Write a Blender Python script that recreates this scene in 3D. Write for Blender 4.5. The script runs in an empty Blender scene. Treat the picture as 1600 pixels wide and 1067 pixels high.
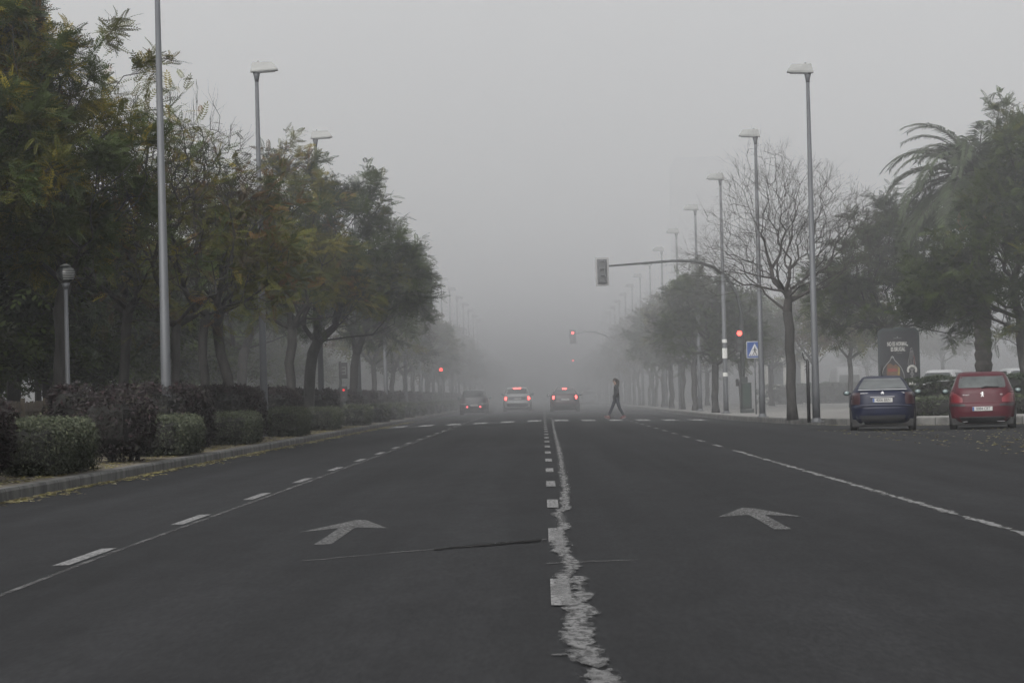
import bpy, math, random
import numpy as np
from mathutils import Vector, Matrix, Euler

R = math.radians
SC = bpy.context.scene
COL = SC.collection
PI = math.pi

# ------------------------------------------------------------------ camera numbers (metres, photo is 1600 px wide)
F = 5000.0                 # focal length in photo pixels (112 mm on a 36 mm sensor)
CAMZ = 0.95
ROLL = R(1.4)
VX, VY = 848.0, 618.5      # where the road direction (+y) meets the photo
CR, SR = math.cos(ROLL), math.sin(ROLL)

def at(px, py, d):
    """world point seen at photo pixel px,py at depth d"""
    dx, up = (px - VX) / F * d, (VY - py) / F * d
    return (dx * CR + up * SR, d, CAMZ - dx * SR + up * CR)

def road_z(x):
    return -0.02 * min(abs(x), 10.0)

# ------------------------------------------------------------------ mesh helpers
def mesh_from(name, V, Fc, mat=None, smooth=False, tint=None):
    me = bpy.data.meshes.new(name)
    if isinstance(Fc, np.ndarray):
        V = np.asarray(V, dtype=np.float32)
        n, k = Fc.shape
        me.vertices.add(len(V)); me.vertices.foreach_set('co', V.ravel())
        me.loops.add(n * k); me.loops.foreach_set('vertex_index', Fc.astype(np.int32).ravel())
        me.polygons.add(n)
        me.polygons.foreach_set('loop_start', np.arange(0, n * k, k, dtype=np.int32))
        me.polygons.foreach_set('loop_total', np.full(n, k, dtype=np.int32))
        me.update(calc_edges=True)
    else:
        me.from_pydata([tuple(v) for v in V], [], [tuple(f) for f in Fc])
        me.update()
    if tint is not None:
        a = me.color_attributes.new('tint', 'FLOAT_COLOR', 'POINT')
        c = np.ones((len(me.vertices), 4), dtype=np.float32); c[:, :3] = tint
        a.data.foreach_set('color', c.ravel())
    if smooth:
        me.polygons.foreach_set('use_smooth', np.ones(len(me.polygons), dtype=bool))
    if mat: me.materials.append(mat)
    return me

def link(name, me, parent=None, loc=(0, 0, 0), rot=(0, 0, 0)):
    o = bpy.data.objects.new(name, me); COL.objects.link(o)
    if parent is not None: o.parent = parent
    o.location = loc; o.rotation_euler = rot
    return o

def tag(o, label=None, cat=None, group=None, kind=None):
    if label: o['label'] = label
    if cat: o['category'] = cat
    if group: o['group'] = group
    if kind: o['kind'] = kind
    return o

def thing(name, label, cat, loc=(0, 0, 0), rz=0.0, group=None):
    o = bpy.data.objects.new(name, None); COL.objects.link(o)
    o.empty_display_size = 0.3
    o.location = loc; o.rotation_euler = (0, 0, rz)
    return tag(o, label, cat, group)

def dup(o, parent=None):
    c = o.copy(); COL.objects.link(c); c.parent = parent
    for ch in list(o.children): dup(ch, c)
    return c

class MB:
    """collects shapes into one mesh"""
    def __init__(s): s.V = []; s.F = []
    def add(s, V, Fc):
        b = len(s.V); s.V += [tuple(v) for v in V]; s.F += [tuple(i + b for i in f) for f in Fc]; return s
    def box(s, c, size, rot=None, bev=0.0):
        hx, hy, hz = [k / 2 for k in size]
        if bev <= 0:
            P = [(x, y, z) for x in (-hx, hx) for y in (-hy, hy) for z in (-hz, hz)]
            Fc = [(0, 1, 3, 2), (4, 6, 7, 5), (0, 4, 5, 1), (2, 3, 7, 6), (0, 2, 6, 4), (1, 5, 7, 3)]
        else:
            b = min(bev, hx * .9, hy * .9, hz * .9)
            P = []; Fc = []
            ring = [(hx - b, -hy), (hx, -hy + b), (hx, hy - b), (hx - b, hy), (-hx + b, hy), (-hx, hy - b), (-hx, -hy + b), (-hx + b, -hy)]
            ins = [(hx - b, -hy + b), (hx - b, -hy + b), (hx - b, hy - b), (hx - b, hy - b), (-hx + b, hy - b), (-hx + b, hy - b), (-hx + b, -hy + b), (-hx + b, -hy + b)]
            inr = [((a[0] * .5 + i[0] * .5), (a[1] * .5 + i[1] * .5)) for a, i in zip(ring, ins)]
            for rr, z in ((inr, -hz), (ring, -hz + b), (ring, hz - b), (inr, hz)):
                P += [(x, y, z) for x, y in rr]
            for k in range(3):
                for i in range(8):
                    j = (i + 1) % 8
                    Fc.append((k * 8 + i, k * 8 + j, k * 8 + 8 + j, k * 8 + 8 + i))
            Fc += [tuple(range(7, -1, -1)), tuple(range(24, 32))]
        if rot is not None:
            m = Euler(rot).to_matrix(); P = [m @ Vector(p) for p in P]
        return s.add([(p[0] + c[0], p[1] + c[1], p[2] + c[2]) for p in P], Fc)
    def tube(s, pts, rad, n=10, cap=True):
        pts = [Vector(p) for p in pts]
        if not hasattr(rad, '__len__'): rad = [rad] * len(pts)
        V = []; prev = None
        for i, p in enumerate(pts):
            t = (pts[min(i + 1, len(pts) - 1)] - pts[max(i - 1, 0)]).normalized()
            if prev is None:
                a = Vector((1, 0, 0)) if abs(t.x) < .8 else Vector((0, 1, 0))
            else: a = prev
            u = (a - t * a.dot(t)).normalized(); w = t.cross(u); prev = u
            for k in range(n):
                th = 2 * PI * k / n
                V.append(p + (u * math.cos(th) + w * math.sin(th)) * rad[i])
        Fc = []
        for i in range(len(pts) - 1):
            for k in range(n):
                j = (k + 1) % n
                Fc.append((i * n + k, i * n + j, (i + 1) * n + j, (i + 1) * n + k))
        if cap:
            Fc.append(tuple(range(n - 1, -1, -1))); Fc.append(tuple(range((len(pts) - 1) * n, len(pts) * n)))
        return s.add(V, Fc)
    def disc(s, c, r, axis='y', n=20):
        V = []
        for k in range(n):
            a = 2 * PI * k / n
            V.append((c[0] + r * math.cos(a), c[1], c[2] + r * math.sin(a)) if axis == 'y' else (c[0], c[1] + r * math.cos(a), c[2] + r * math.sin(a)) if axis == 'x' else (c[0] + r * math.cos(a), c[1] + r * math.sin(a), c[2]))
        return s.add(V, [tuple(range(n))])
    def sphere(s, c, r, n=14, m=9, sc=(1, 1, 1)):
        V = [(c[0], c[1], c[2] - r * sc[2])]
        for i in range(1, m):
            ph = -PI / 2 + PI * i / m
            for k in range(n):
                a = 2 * PI * k / n
                V.append((c[0] + r * sc[0] * math.cos(ph) * math.cos(a), c[1] + r * sc[1] * math.cos(ph) * math.sin(a), c[2] + r * sc[2] * math.sin(ph)))
        V.append((c[0], c[1], c[2] + r * sc[2])); T = len(V) - 1
        Fc = [(0, 1 + (k + 1) % n, 1 + k) for k in range(n)]
        for i in range(m - 2):
            for k in range(n):
                j = (k + 1) % n; b = 1 + i * n
                Fc.append((b + k, b + j, b + n + j, b + n + k))
        b = 1 + (m - 2) * n
        Fc += [(b + k, b + (k + 1) % n, T) for k in range(n)]
        return s.add(V, Fc)
    def poly(s, pts): return s.add(pts, [tuple(range(len(pts)))])
    def build(s, name, mat, parent=None, smooth=False, loc=(0, 0, 0), rot=(0, 0, 0)):
        return link(name, mesh_from(name, s.V, s.F, mat, smooth), parent, loc, rot)

# ------------------------------------------------------------------ materials
def nodes(name):
    m = bpy.data.materials.new(name); m.use_nodes = True
    return m, m.node_tree, m.node_tree.nodes['Principled BSDF']

def N(nt, typ, **kw):
    n = nt.nodes.new(typ)
    for k, v in kw.items():
        if k in n.inputs: n.inputs[k].default_value = v
        else: setattr(n, k, v)
    return n

def mat(name, col, rough=.6, metal=0.0, var=.15, scale=6.0, spec=.4, col2=None, bump=0.0, bscale=40.0, coat=0.0, stretch=None):
    """procedural paint/metal/stone: base colour broken up by two octaves of noise"""
    m, nt, b = nodes(name)
    tc = N(nt, 'ShaderNodeTexCoord')
    src = tc.outputs['Object']
    if stretch:
        mp = N(nt, 'ShaderNodeMapping'); mp.inputs['Scale'].default_value = stretch
        nt.links.new(src, mp.inputs['Vector']); src = mp.outputs['Vector']
    nz = N(nt, 'ShaderNodeTexNoise', Scale=scale, Detail=6.0, Roughness=.6)
    nt.links.new(src, nz.inputs['Vector'])
    cr = N(nt, 'ShaderNodeValToRGB')
    c2 = col2 or tuple(min(1, c * (1 + var)) for c in col)
    c1 = col if col2 else tuple(c * (1 - var) for c in col)
    cr.color_ramp.elements[0].position = .32; cr.color_ramp.elements[1].position = .68
    cr.color_ramp.elements[0].color = (*c1, 1); cr.color_ramp.elements[1].color = (*c2, 1)
    nt.links.new(nz.outputs['Fac'], cr.inputs['Fac'])
    nt.links.new(cr.outputs['Color'], b.inputs['Base Color'])
    b.inputs['Roughness'].default_value = rough; b.inputs['Metallic'].default_value = metal
    b.inputs['Specular IOR Level'].default_value = spec
    b.inputs['Coat Weight'].default_value = coat
    b.inputs['Coat Roughness'].default_value = .08
    if bump > 0:
        n2 = N(nt, 'ShaderNodeTexNoise', Scale=bscale, Detail=4.0)
        nt.links.new(src, n2.inputs['Vector'])
        bp = N(nt, 'ShaderNodeBump', Strength=bump, Distance=.02)
        nt.links.new(n2.outputs['Fac'], bp.inputs['Height']); nt.links.new(bp.outputs['Normal'], b.inputs['Normal'])
    return m

def lamp_mat(name, col, strength):
    m, nt, b = nodes(name)
    tc = N(nt, 'ShaderNodeTexCoord')
    vo = N(nt, 'ShaderNodeTexVoronoi', Scale=60.0)
    nt.links.new(tc.outputs['Object'], vo.inputs['Vector'])
    mr = N(nt, 'ShaderNodeMapRange'); mr.inputs['To Min'].default_value = strength * 1.1; mr.inputs['To Max'].default_value = strength * .75
    nt.links.new(vo.outputs['Distance'], mr.inputs['Value'])
    b.inputs['Base Color'].default_value = (col[0] * .5, col[1] * .2, col[2] * .2, 1)
    b.inputs['Emission Color'].default_value = (*col, 1)
    nt.links.new(mr.outputs['Result'], b.inputs['Emission Strength'])
    return m

def leaf_mat(name, trans=.25):
    m, nt, b = nodes(name)
    at_ = N(nt, 'ShaderNodeAttribute', attribute_name='tint')
    tc = N(nt, 'ShaderNodeTexCoord'); nz = N(nt, 'ShaderNodeTexNoise', Scale=1.1, Detail=3.0)
    nt.links.new(tc.outputs['Object'], nz.inputs['Vector'])
    mr = N(nt, 'ShaderNodeMapRange'); mr.inputs['From Min'].default_value = .3; mr.inputs['From Max'].default_value = .7
    mr.inputs['To Min'].default_value = .72; mr.inputs['To Max'].default_value = 1.2
    nt.links.new(nz.outputs['Fac'], mr.inputs['Value'])
    mx = N(nt, 'ShaderNodeMix', data_type='RGBA', blend_type='MULTIPLY'); mx.inputs['Factor'].default_value = 1
    nt.links.new(at_.outputs['Color'], mx.inputs['A']); nt.links.new(mr.outputs['Result'], mx.inputs['B'])
    b.inputs['Roughness'].default_value = .65; b.inputs['Specular IOR Level'].default_value = .25
    nt.links.new(mx.outputs['Result'], b.inputs['Base Color'])
    tr = N(nt, 'ShaderNodeBsdfTranslucent'); nt.links.new(mx.outputs['Result'], tr.inputs['Color'])
    ms = N(nt, 'ShaderNodeMixShader'); ms.inputs['Fac'].default_value = trans
    nt.links.new(b.outputs['BSDF'], ms.inputs[1]); nt.links.new(tr.outputs['BSDF'], ms.inputs[2])
    nt.links.new(ms.outputs['Shader'], nt.nodes['Material Output'].inputs['Surface'])
    return m

def asphalt_mat():
    m, nt, b = nodes('asphalt')
    tc = N(nt, 'ShaderNodeTexCoord')
    def noise(scale, st, detail=5.0):
        mp = N(nt, 'ShaderNodeMapping'); mp.inputs['Scale'].default_value = st
        nt.links.new(tc.outputs['Object'], mp.inputs['Vector'])
        n = N(nt, 'ShaderNodeTexNoise', Scale=scale, Detail=detail, Roughness=.65)
        nt.links.new(mp.outputs['Vector'], n.inputs['Vector']); return n.outputs['Fac']
    def rng(fac, lo, hi, f0=.3, f1=.7):
        mr = N(nt, 'ShaderNodeMapRange'); mr.inputs['From Min'].default_value = f0; mr.inputs['From Max'].default_value = f1
        mr.inputs['To Min'].default_value = lo; mr.inputs['To Max'].default_value = hi
        nt.links.new(fac, mr.inputs['Value']); return mr.outputs['Result']
    def mul(a, c):
        k = N(nt, 'ShaderNodeMath', operation='MULTIPLY'); nt.links.new(a, k.inputs[0]); nt.links.new(c, k.inputs[1]); return k.outputs[0]
    big = rng(noise(.35, (1, .22, 1)), .78, 1.22)
    bands = rng(noise(1.3, (1, .012, 1), 3.0),   .74, 1.26)         # wear bands along the lanes
    mid = rng(noise(4.0, (1, .22, 1)), .82, 1.18)
    fine = rng(noise(42.0, (1, .13, 1), 3.0), .7, 1.3)
    f = mul(mul(big, bands), mul(mid, fine))
    cb = N(nt, 'ShaderNodeCombineColor')
    for i, k in enumerate((.0135, .0138, .0147)):
        mm = N(nt, 'ShaderNodeMath', operation='MULTIPLY'); mm.inputs[1].default_value = k
        nt.links.new(f, mm.inputs[0]); nt.links.new(mm.outputs[0], cb.inputs[i])
    nt.links.new(cb.outputs['Color'], b.inputs['Base Color'])
    b.inputs['Roughness'].default_value = .85; b.inputs['Specular IOR Level'].default_value = .12
    bp = N(nt, 'ShaderNodeBump', Strength=.2, Distance=.01)
    nt.links.new(noise(160.0, (1, 1, 1), 2.0), bp.inputs['Height']); nt.links.new(bp.outputs['Normal'], b.inputs['Normal'])
    return m

def marking_mat(name, val, thresh, soft=.12, stretch=(14, 2.2, 1), edge=False):
    """worn road paint: opaque where paint is left, open where it has gone. With edge=True the border is eaten away too (UV.x runs -1..1 across)"""
    m, nt, b = nodes(name)
    tc = N(nt, 'ShaderNodeTexCoord')
    def noise(st, scale, detail=8.0):
        mp = N(nt, 'ShaderNodeMapping'); mp.inputs['Scale'].default_value = st
        nt.links.new(tc.outputs['Object'], mp.inputs['Vector'])
        nz = N(nt, 'ShaderNodeTexNoise', Scale=scale, Detail=detail, Roughness=.68); nt.links.new(mp.outputs['Vector'], nz.inputs['Vector']); return nz.outputs['Fac']
    def math_(op, a, c):
        k = N(nt, 'ShaderNodeMath', operation=op)
        for i, v in enumerate((a, c)):
            if isinstance(v, (int, float)): k.inputs[i].default_value = v
            else: nt.links.new(v, k.inputs[i])
        return k.outputs[0]
    f = noise(stretch, 1.6)
    if edge:
        sx = N(nt, 'ShaderNodeSeparateXYZ'); nt.links.new(tc.outputs['UV'], sx.inputs[0])
        u = math_('ABSOLUTE', sx.outputs['X'], 0)
        coarse = math_('SUBTRACT', noise((5, 1.1, 1), 1.0, 3.0), .5); fine = math_('SUBTRACT', noise((22, 7, 1), 1.0, 4.0), .5)
        e = math_('SUBTRACT', .5, u); e = math_('ADD', e, math_('MULTIPLY', coarse, 3.0)); e = math_('ADD', e, math_('MULTIPLY', fine, .8))
        e = math_('MINIMUM', math_('MULTIPLY', e, .45), .12)
        f = math_('ADD', f, e)
    mr = N(nt, 'ShaderNodeMapRange'); mr.inputs['From Min'].default_value = thresh; mr.inputs['From Max'].default_value = thresh + soft
    nt.links.new(f, mr.inputs['Value'])
    tone = N(nt, 'ShaderNodeMapRange'); tone.inputs['From Min'].default_value = .3; tone.inputs['From Max'].default_value = .7
    tone.inputs['To Min'].default_value = val * .72; tone.inputs['To Max'].default_value = val * 1.2
    nt.links.new(noise((3, .8, 1), 1.3), tone.inputs['Value'])
    cb = N(nt, 'ShaderNodeCombineColor')
    for i in range(3): nt.links.new(tone.outputs['Result'], cb.inputs[i])
    nt.links.new(cb.outputs['Color'], b.inputs['Base Color'])
    b.inputs['Roughness'].default_value = .9; b.inputs['Specular IOR Level'].default_value = .04
    tr = N(nt, 'ShaderNodeBsdfTransparent'); ms = N(nt, 'ShaderNodeMixShader')
    nt.links.new(mr.outputs['Result'], ms.inputs['Fac']); nt.links.new(tr.outputs['BSDF'], ms.inputs[1]); nt.links.new(b.outputs['BSDF'], ms.inputs[2])
    nt.links.new(ms.outputs['Shader'], nt.nodes['Material Output'].inputs['Surface'])
    return m

def kerb_mat():
    m, nt, b = nodes('kerb_stone')
    tc = N(nt, 'ShaderNodeTexCoord')
    sx = N(nt, 'ShaderNodeSeparateXYZ'); nt.links.new(tc.outputs['UV'], sx.inputs[0])
    fr = N(nt, 'ShaderNodeMath', operation='FRACT'); nt.links.new(sx.outputs['X'], fr.inputs[0])
    lt = N(nt, 'ShaderNodeMath', operation='LESS_THAN'); lt.inputs[1].default_value = .035; nt.links.new(fr.outputs[0], lt.inputs[0])
    nz = N(nt, 'ShaderNodeTexNoise', Scale=2.2, Detail=6.0); nt.links.new(tc.outputs['Object'], nz.inputs['Vector'])
    cr = N(nt, 'ShaderNodeValToRGB'); cr.color_ramp.elements[0].color = (.045, .045, .043, 1); cr.color_ramp.elements[1].color = (.135, .133, .127, 1)
    cr.color_ramp.elements[0].position = .3; cr.color_ramp.elements[1].position = .72
    nt.links.new(nz.outputs['Fac'], cr.inputs['Fac'])
    mx = N(nt, 'ShaderNodeMix', data_type='RGBA'); mx.inputs['B'].default_value = (.03, .03, .028, 1)
    nt.links.new(lt.outputs[0], mx.inputs['Factor']); nt.links.new(cr.outputs['Color'], mx.inputs['A'])
    nt.links.new(mx.outputs['Result'], b.inputs['Base Color']); b.inputs['Roughness'].default_value = .85
    b.inputs['Specular IOR Level'].default_value = .2
    return m

def paving_mat():
    m, nt, b = nodes('paving_tiles')
    tc = N(nt, 'ShaderNodeTexCoord')
    br = N(nt, 'ShaderNodeTexBrick', Scale=2.5); br.offset = 0; br.inputs['Mortar Size'].default_value = .025
    br.inputs['Color1'].default_value = (.16, .155, .145, 1); br.inputs['Color2'].default_value = (.2, .195, .185, 1); br.inputs['Mortar'].default_value = (.09, .088, .08, 1)
    br.inputs['Brick Width'].default_value = 1.0; br.inputs['Row Height'].default_value = 1.0
    nt.links.new(tc.outputs['Object'], br.inputs['Vector'])
    nz = N(nt, 'ShaderNodeTexNoise', Scale=.6, Detail=6.0); nt.links.new(tc.outputs['Object'], nz.inputs['Vector'])
    mr = N(nt, 'ShaderNodeMapRange'); mr.inputs['To Min'].default_value = .6; mr.inputs['To Max'].default_value = 1.4
    nt.links.new(nz.outputs['Fac'], mr.inputs['Value'])
    mx = N(nt, 'ShaderNodeMix', data_type='RGBA', blend_type='MULTIPLY'); mx.inputs['Factor'].default_value = 1
    nt.links.new(br.outputs['Color'], mx.inputs['A']); nt.links.new(mr.outputs['Result'], mx.inputs['B'])
    nt.links.new(mx.outputs['Result'], b.inputs['Base Color']); b.inputs['Roughness'].default_value = .9
    return m

M = {}
M['asphalt'] = asphalt_mat()
M['line'] = marking_mat('worn_white_line', .155, .42, .2, edge=True)
M['dash'] = marking_mat('white_dash_paint', .19, .26, .3, (20, 9, 1))
M['worn'] = marking_mat('faded_line_paint', .14, .42, .26, (16, 4, 1), edge=True)
M['arrow'] = marking_mat('grey_arrow_paint', .115, .24, .38, (22, 9, 1))
M['cross'] = marking_mat('crossing_paint', .3, .34, .25, (5, .8, 1))
M['seam'] = marking_mat('pale_seam_filler', .1, .34, .3, (3, 1.2, 1))
M['tar'] = marking_mat('dark_tar_patch', .012, .36, .25, (7, 7, 1))
M['kerb'] = kerb_mat()
M['paving'] = paving_mat()
M['soil'] = mat('verge_soil', (.055, .048, .036), .95, scale=3, col2=(.11, .095, .07), bump=.6, bscale=14)
M['earth'] = mat('park_earth', (.04, .042, .03), .95, scale=.8, col2=(.085, .075, .055), bump=.4)
M['leaf'] = leaf_mat('leaf_blades')
M['hedge'] = leaf_mat('hedge_blades', .12)
M['needle'] = leaf_mat('needle_blades', .1)
M['bark'] = mat('dark_bark', (.016, .0155, .015), .9, scale=9, col2=(.042, .04, .038), bump=.8, bscale=22, stretch=(1, 1, .25))
M['palebark'] = mat('pale_grey_bark', (.09, .085, .08), .9, scale=7, col2=(.2, .19, .175), bump=.5, bscale=18, stretch=(1, 1, .4))
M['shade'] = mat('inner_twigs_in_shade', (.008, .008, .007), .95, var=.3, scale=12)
M['twig'] = mat('grey_twig', (.045, .042, .04), .85, scale=5, var=.3)
M['palmbark'] = mat('palm_bark', (.014, .013, .012), .95, scale=6, col2=(.04, .035, .03), bump=1.0, bscale=9)
M['galv'] = mat('galvanised_steel', (.07, .074, .08), .55, metal=.1, var=.14, scale=3, stretch=(1, 1, .3))
M['galvlight'] = mat('pale_grey_lamp_housing', (.19, .195, .19), .5, var=.08, scale=4)
M['lens'] = mat('milky_lamp_glass', (.25, .26, .27), .25, var=.1, spec=.6)
M['darkmetal'] = mat('dark_green_metal', (.012, .016, .015), .55, var=.25, scale=5)
M['blackplastic'] = mat('black_plastic', (.014, .014, .015), .55, var=.25, scale=8)
M['greyplastic'] = mat('dull_grey_plastic', (.05, .052, .055), .6, var=.15, scale=8)
M['whiteedge'] = mat('white_reflective_edge', (.2, .2, .2), .5, var=.08)
M['offlens'] = mat('unlit_signal_lens', (.03, .034, .034), .3, var=.3, spec=.6)
M['red'] = lamp_mat('lit_red_lens', (1.0, .07, .05), 6.0)
M['redfar'] = lamp_mat('lit_red_lens_far', (1.0, .09, .08), 9.0)
M['redveryfar'] = lamp_mat('lit_red_lens_very_far', (1.0, .09, .1), 45.0)
M['brake'] = lamp_mat('lit_brake_lamp', (1.0, .09, .08), 7.0)
M['dimtail'] = lamp_mat('weak_tail_lamp', (1.0, .12, .14), 3.0)
M['dimred'] = lamp_mat('weak_red_lens', (1.0, .06, .08), .8)
M['white_lit'] = lamp_mat('lit_white_lamp', (1.0, .98, .93), 14.0)
M['signblue'] = mat('sign_blue', (.012, .045, .17), .5, var=.1)
M['signwhite'] = mat('sign_white', (.4, .4, .4), .5, var=.08)
M['greymark'] = mat('dull_pale_marks', (.11, .11, .11), .6, var=.15)
M['signblack'] = mat('sign_black', (.01, .01, .012), .5, var=.1)
M['sticker'] = mat('paper_sticker', (.5, .5, .48), .8, var=.2, scale=20)
M['rubber'] = mat('tyre_rubber', (.012, .012, .012), .85, var=.25, scale=20)
M['rim'] = mat('wheel_rim_alloy', (.2, .2, .21), .4, metal=.6, var=.15)
M['glass'] = mat('dark_car_glass', (.02, .024, .024), .08, var=.2, spec=.6)
M['mistglass'] = mat('misted_car_glass', (.05, .056, .056), .35, var=.3, scale=3, spec=.5)
M['bluepaint'] = mat('blue_car_paint', (.0035, .0055, .019), .5, var=.15, scale=3, spec=.18, coat=.06)
M['redpaint'] = mat('red_car_paint', (.046, .0055, .010), .55, var=.12, scale=3, spec=.2, coat=.08)
M['whitepaint'] = mat('white_car_paint', (.28, .285, .29), .45, var=.05, scale=3, coat=.3)
M['silverpaint'] = mat('silver_car_paint', (.2, .21, .215), .4, metal=.3, var=.06, scale=3, coat=.3)
M['blackpaint'] = mat('black_car_paint', (.014, .014, .018), .4, var=.15, scale=3, coat=.5)
M['maroonpaint'] = mat('dark_red_car_paint', (.03, .012, .014), .45, var=.15, scale=3, coat=.4)
M['chrome'] = mat('chrome_trim', (.7, .7, .7), .25, metal=.5, var=.1)
M['badge'] = mat('bright_badge', (.75, .75, .75), .3, var=.05)
M['taillens'] = mat('dark_red_tail_lens', (.026, .007, .009), .3, var=.2, spec=.6)
M['redlens'] = mat('red_tail_lens', (.12, .009, .014), .3, var=.15, spec=.6)
M['plate'] = mat('number_plate_white', (.32, .32, .31), .5, var=.1, scale=10)
M['mirrorglass'] = mat('mirror_glass', (.12, .16, .16), .15, var=.1, spec=.7)
M['jacket'] = mat('dark_jacket_cloth', (.014, .015, .017), .9, var=.25, scale=12)
M['jeans'] = mat('dark_jeans_cloth', (.012, .015, .022), .9, var=.2, scale=14)
M['skin'] = mat('skin', (.2, .13, .1), .6, var=.08)
M['hair'] = mat('dark_hair', (.02, .015, .012), .7, var=.3, scale=30, stretch=(1, 1, .2))
M['shoe'] = mat('red_shoe', (.07, .025, .027), .8, var=.15)
M['sole'] = mat('shoe_sole', (.12, .1, .1), .8, var=.15)
M['posterdark'] = mat('advert_black', (.012, .013, .016), .35, var=.25, scale=2)
M['posterframe'] = mat('advert_frame', (.016, .022, .024), .45, var=.2)
M['posteredge'] = mat('advert_frame_edge', (.06, .075, .08), .45, var=.15)
M['posterpale'] = mat('advert_pale_print', (.42, .42, .4), .6, col2=(.2, .2, .19), scale=14)
M['posterline'] = mat('advert_bottle_outline', (.14, .14, .14), .6, var=.2)
M['posterwarm'] = mat('advert_amber_print', (.085, .065, .032), .6, col2=(.08, .035, .025), scale=9)
M['posteryellow'] = mat('advert_yellow_print', (.2, .17, .05), .6, col2=(.13, .08, .03), scale=12)
M['posterred'] = mat('advert_red_print', (.14, .035, .03), .6, var=.2)
M['wallwhite'] = mat('white_render', (.5, .49, .45), .85, var=.1, scale=1.5)
M['walldark'] = mat('dark_glazing', (.035, .038, .042), .25, var=.2)
M['concrete'] = mat('concrete_facade', (.22, .22, .22), .9, var=.15, scale=.3)
M['slat'] = mat('brown_slat_wood', (.07, .058, .046), .9, col2=(.14, .12, .095), scale=5, stretch=(6, 6, .6))
M['greenpost'] = mat('green_post_paint', (.01, .022, .016), .6, var=.2)
M['dates'] = mat('orange_date_stalks', (.28, .085, .025), .7, var=.3, scale=12)
M['globe'] = mat('smoky_globe', (.02, .022, .023), .2, var=.3, spec=.6)
M['louvre'] = mat('pale_louvre', (.12, .125, .12), .5, var=.1)

# ------------------------------------------------------------------ ground, road, kerbs
def strip(name, xs, zs, ys, m, kind='structure'):
    V = []; Fc = []
    for y in ys:
        for x, z in zip(xs, zs): V.append((x, y, z))
    n = len(xs)
    for j in range(len(ys) - 1):
        for i in range(n - 1):
            Fc.append((j * n + i, j * n + i + 1, (j + 1) * n + i + 1, (j + 1) * n + i))
    o = link(name, mesh_from(name, V, Fc, m, True)); tag(o, kind=kind); return o

YS = [-40, 0, 20, 40, 60, 80, 100, 130, 170, 220, 300, 420, 600, 900, 1400]
strip('ground', [-1500, -200, 200, 1500], [-.6] * 4, [-300, 0, 500, 1500, 4000], M['earth'])
strip('road', [-6.25, -4, -2, -.6, 0, .6, 2, 4, 6.5, 10, 20, 60], [road_z(x) for x in (-6.25, -4, -2, -.6)] + [-.004] + [road_z(x) for x in (.6, 2, 4, 6.5, 10, 20, 60)], YS, M['asphalt'])
KZ = .03
# left verge and the park behind it
xs = [-6.38, -7, -8, -9.5, -11.5, -15, -30, -60, -160]
strip('verge', xs, [.03, .035, .05, .06, .08, .15, .3, .4, .5], YS, M['soil'])

KERB_R = [(6.6, 1400), (6.6, 240), (6.68, 170), (6.85, 140), (7.15, 120), (7.7, 108), (8.4, 101.5), (9.35, 98), (10.5, 96), (11.65, 95), (14, 93), (18, 91), (60, 80)]
KERB_R = KERB_R[::-1]

def kerb(name, path, side, m):
    """kerb swept along path; the road lies on the -side"""
    V = []; Fc = []; uv = []
    P = [Vector((x, y, 0)) for x, y in path]
    # resample so that stones have an even length
    Q = [P[0]]
    for a, b_ in zip(P, P[1:]):
        L = (b_ - a).length; k = max(1, int(L / 8))
        for i in range(1, k + 1): Q.append(a.lerp(b_, i / k))
    s = 0
    for i, p in enumerate(Q):
        t = (Q[min(i + 1, len(Q) - 1)] - Q[max(i - 1, 0)]).normalized()
        nrm = Vector((-t.y, t.x, 0)) * side       # away from the road
        if i: s += (Q[i] - Q[i - 1]).length
        for off, z in ((0, -.35), (0.0, KZ - .035), (.02, KZ), (.14, KZ + .002), (.14, -.35)):
            q = p + nrm * off; V.append((q.x, q.y, z)); uv.append(s)
    for i in range(len(Q) - 1):
        for k in range(4):
            Fc.append((i * 5 + k, i * 5 + k + 1, (i + 1) * 5 + k + 1, (i + 1) * 5 + k))
    me = mesh_from(name, V, Fc, m)
    ul = me.uv_layers.new(name='UVMap')
    for lp in me.loops: ul.data[lp.index].uv = (uv[lp.vertex_index], 0)
    o = link(name, me); tag(o, kind='structure'); return o

kerb('kerb', [(-6.24, y) for y in (-40, 1400)], 1, M['kerb'])
kr = kerb('kerb', KERB_R, -1, M['kerb'])
# right pavement: everything behind the right kerb
V = []; Fc = []
def inward(i):
    P = [Vector((x, y, 0)) for x, y in KERB_R]
    t = (P[min(i + 1, len(P) - 1)] - P[max(i - 1, 0)]).normalized()
    return P[i] + Vector((t.y, -t.x, 0)) * .139
for i in range(len(KERB_R)):
    q = inward(i); V.append((q.x, q.y, KZ - .003)); V.append((150, max(q.y, 100 + i * 5), KZ + .05))
for i in range(len(KERB_R) - 1): Fc.append((2 * i, 2 * i + 1, 2 * i + 3, 2 * i + 2))
tag(link('pavement', mesh_from('pavement', V, Fc, M['paving'])), kind='structure')

# ---- road markings (sheets a few millimetres above the asphalt)
rnd = random.Random(4)
def slab(mb, x0, x1, y0, y1, dz=.0042):
    mid = [x for x in (0.0,) if x0 < x < x1]
    xs = [x0] + mid + [x1]
    V = [(x, y, (road_z(x) if abs(x) > .01 else -.004) + dz) for y in (y0, y1) for x in xs]
    n = len(xs)
    mb.add(V, [(i, i + 1, n + i + 1, n + i) for i in range(n - 1)])

mb = MB()
y = 14.5
while y < 420:
    slab(mb, .015, .112, y, y + 2.1); y += 6.35
y = 14.0
ymb = MB()
while y < 420:
    slab(ymb, -3.17, -3.06, y, y + 2.3); y += 6.5
tag(mb.build('road_marking', M['dash']), kind='structure')
tag(ymb.build('road_marking', M['dash']), kind='structure')
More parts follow.
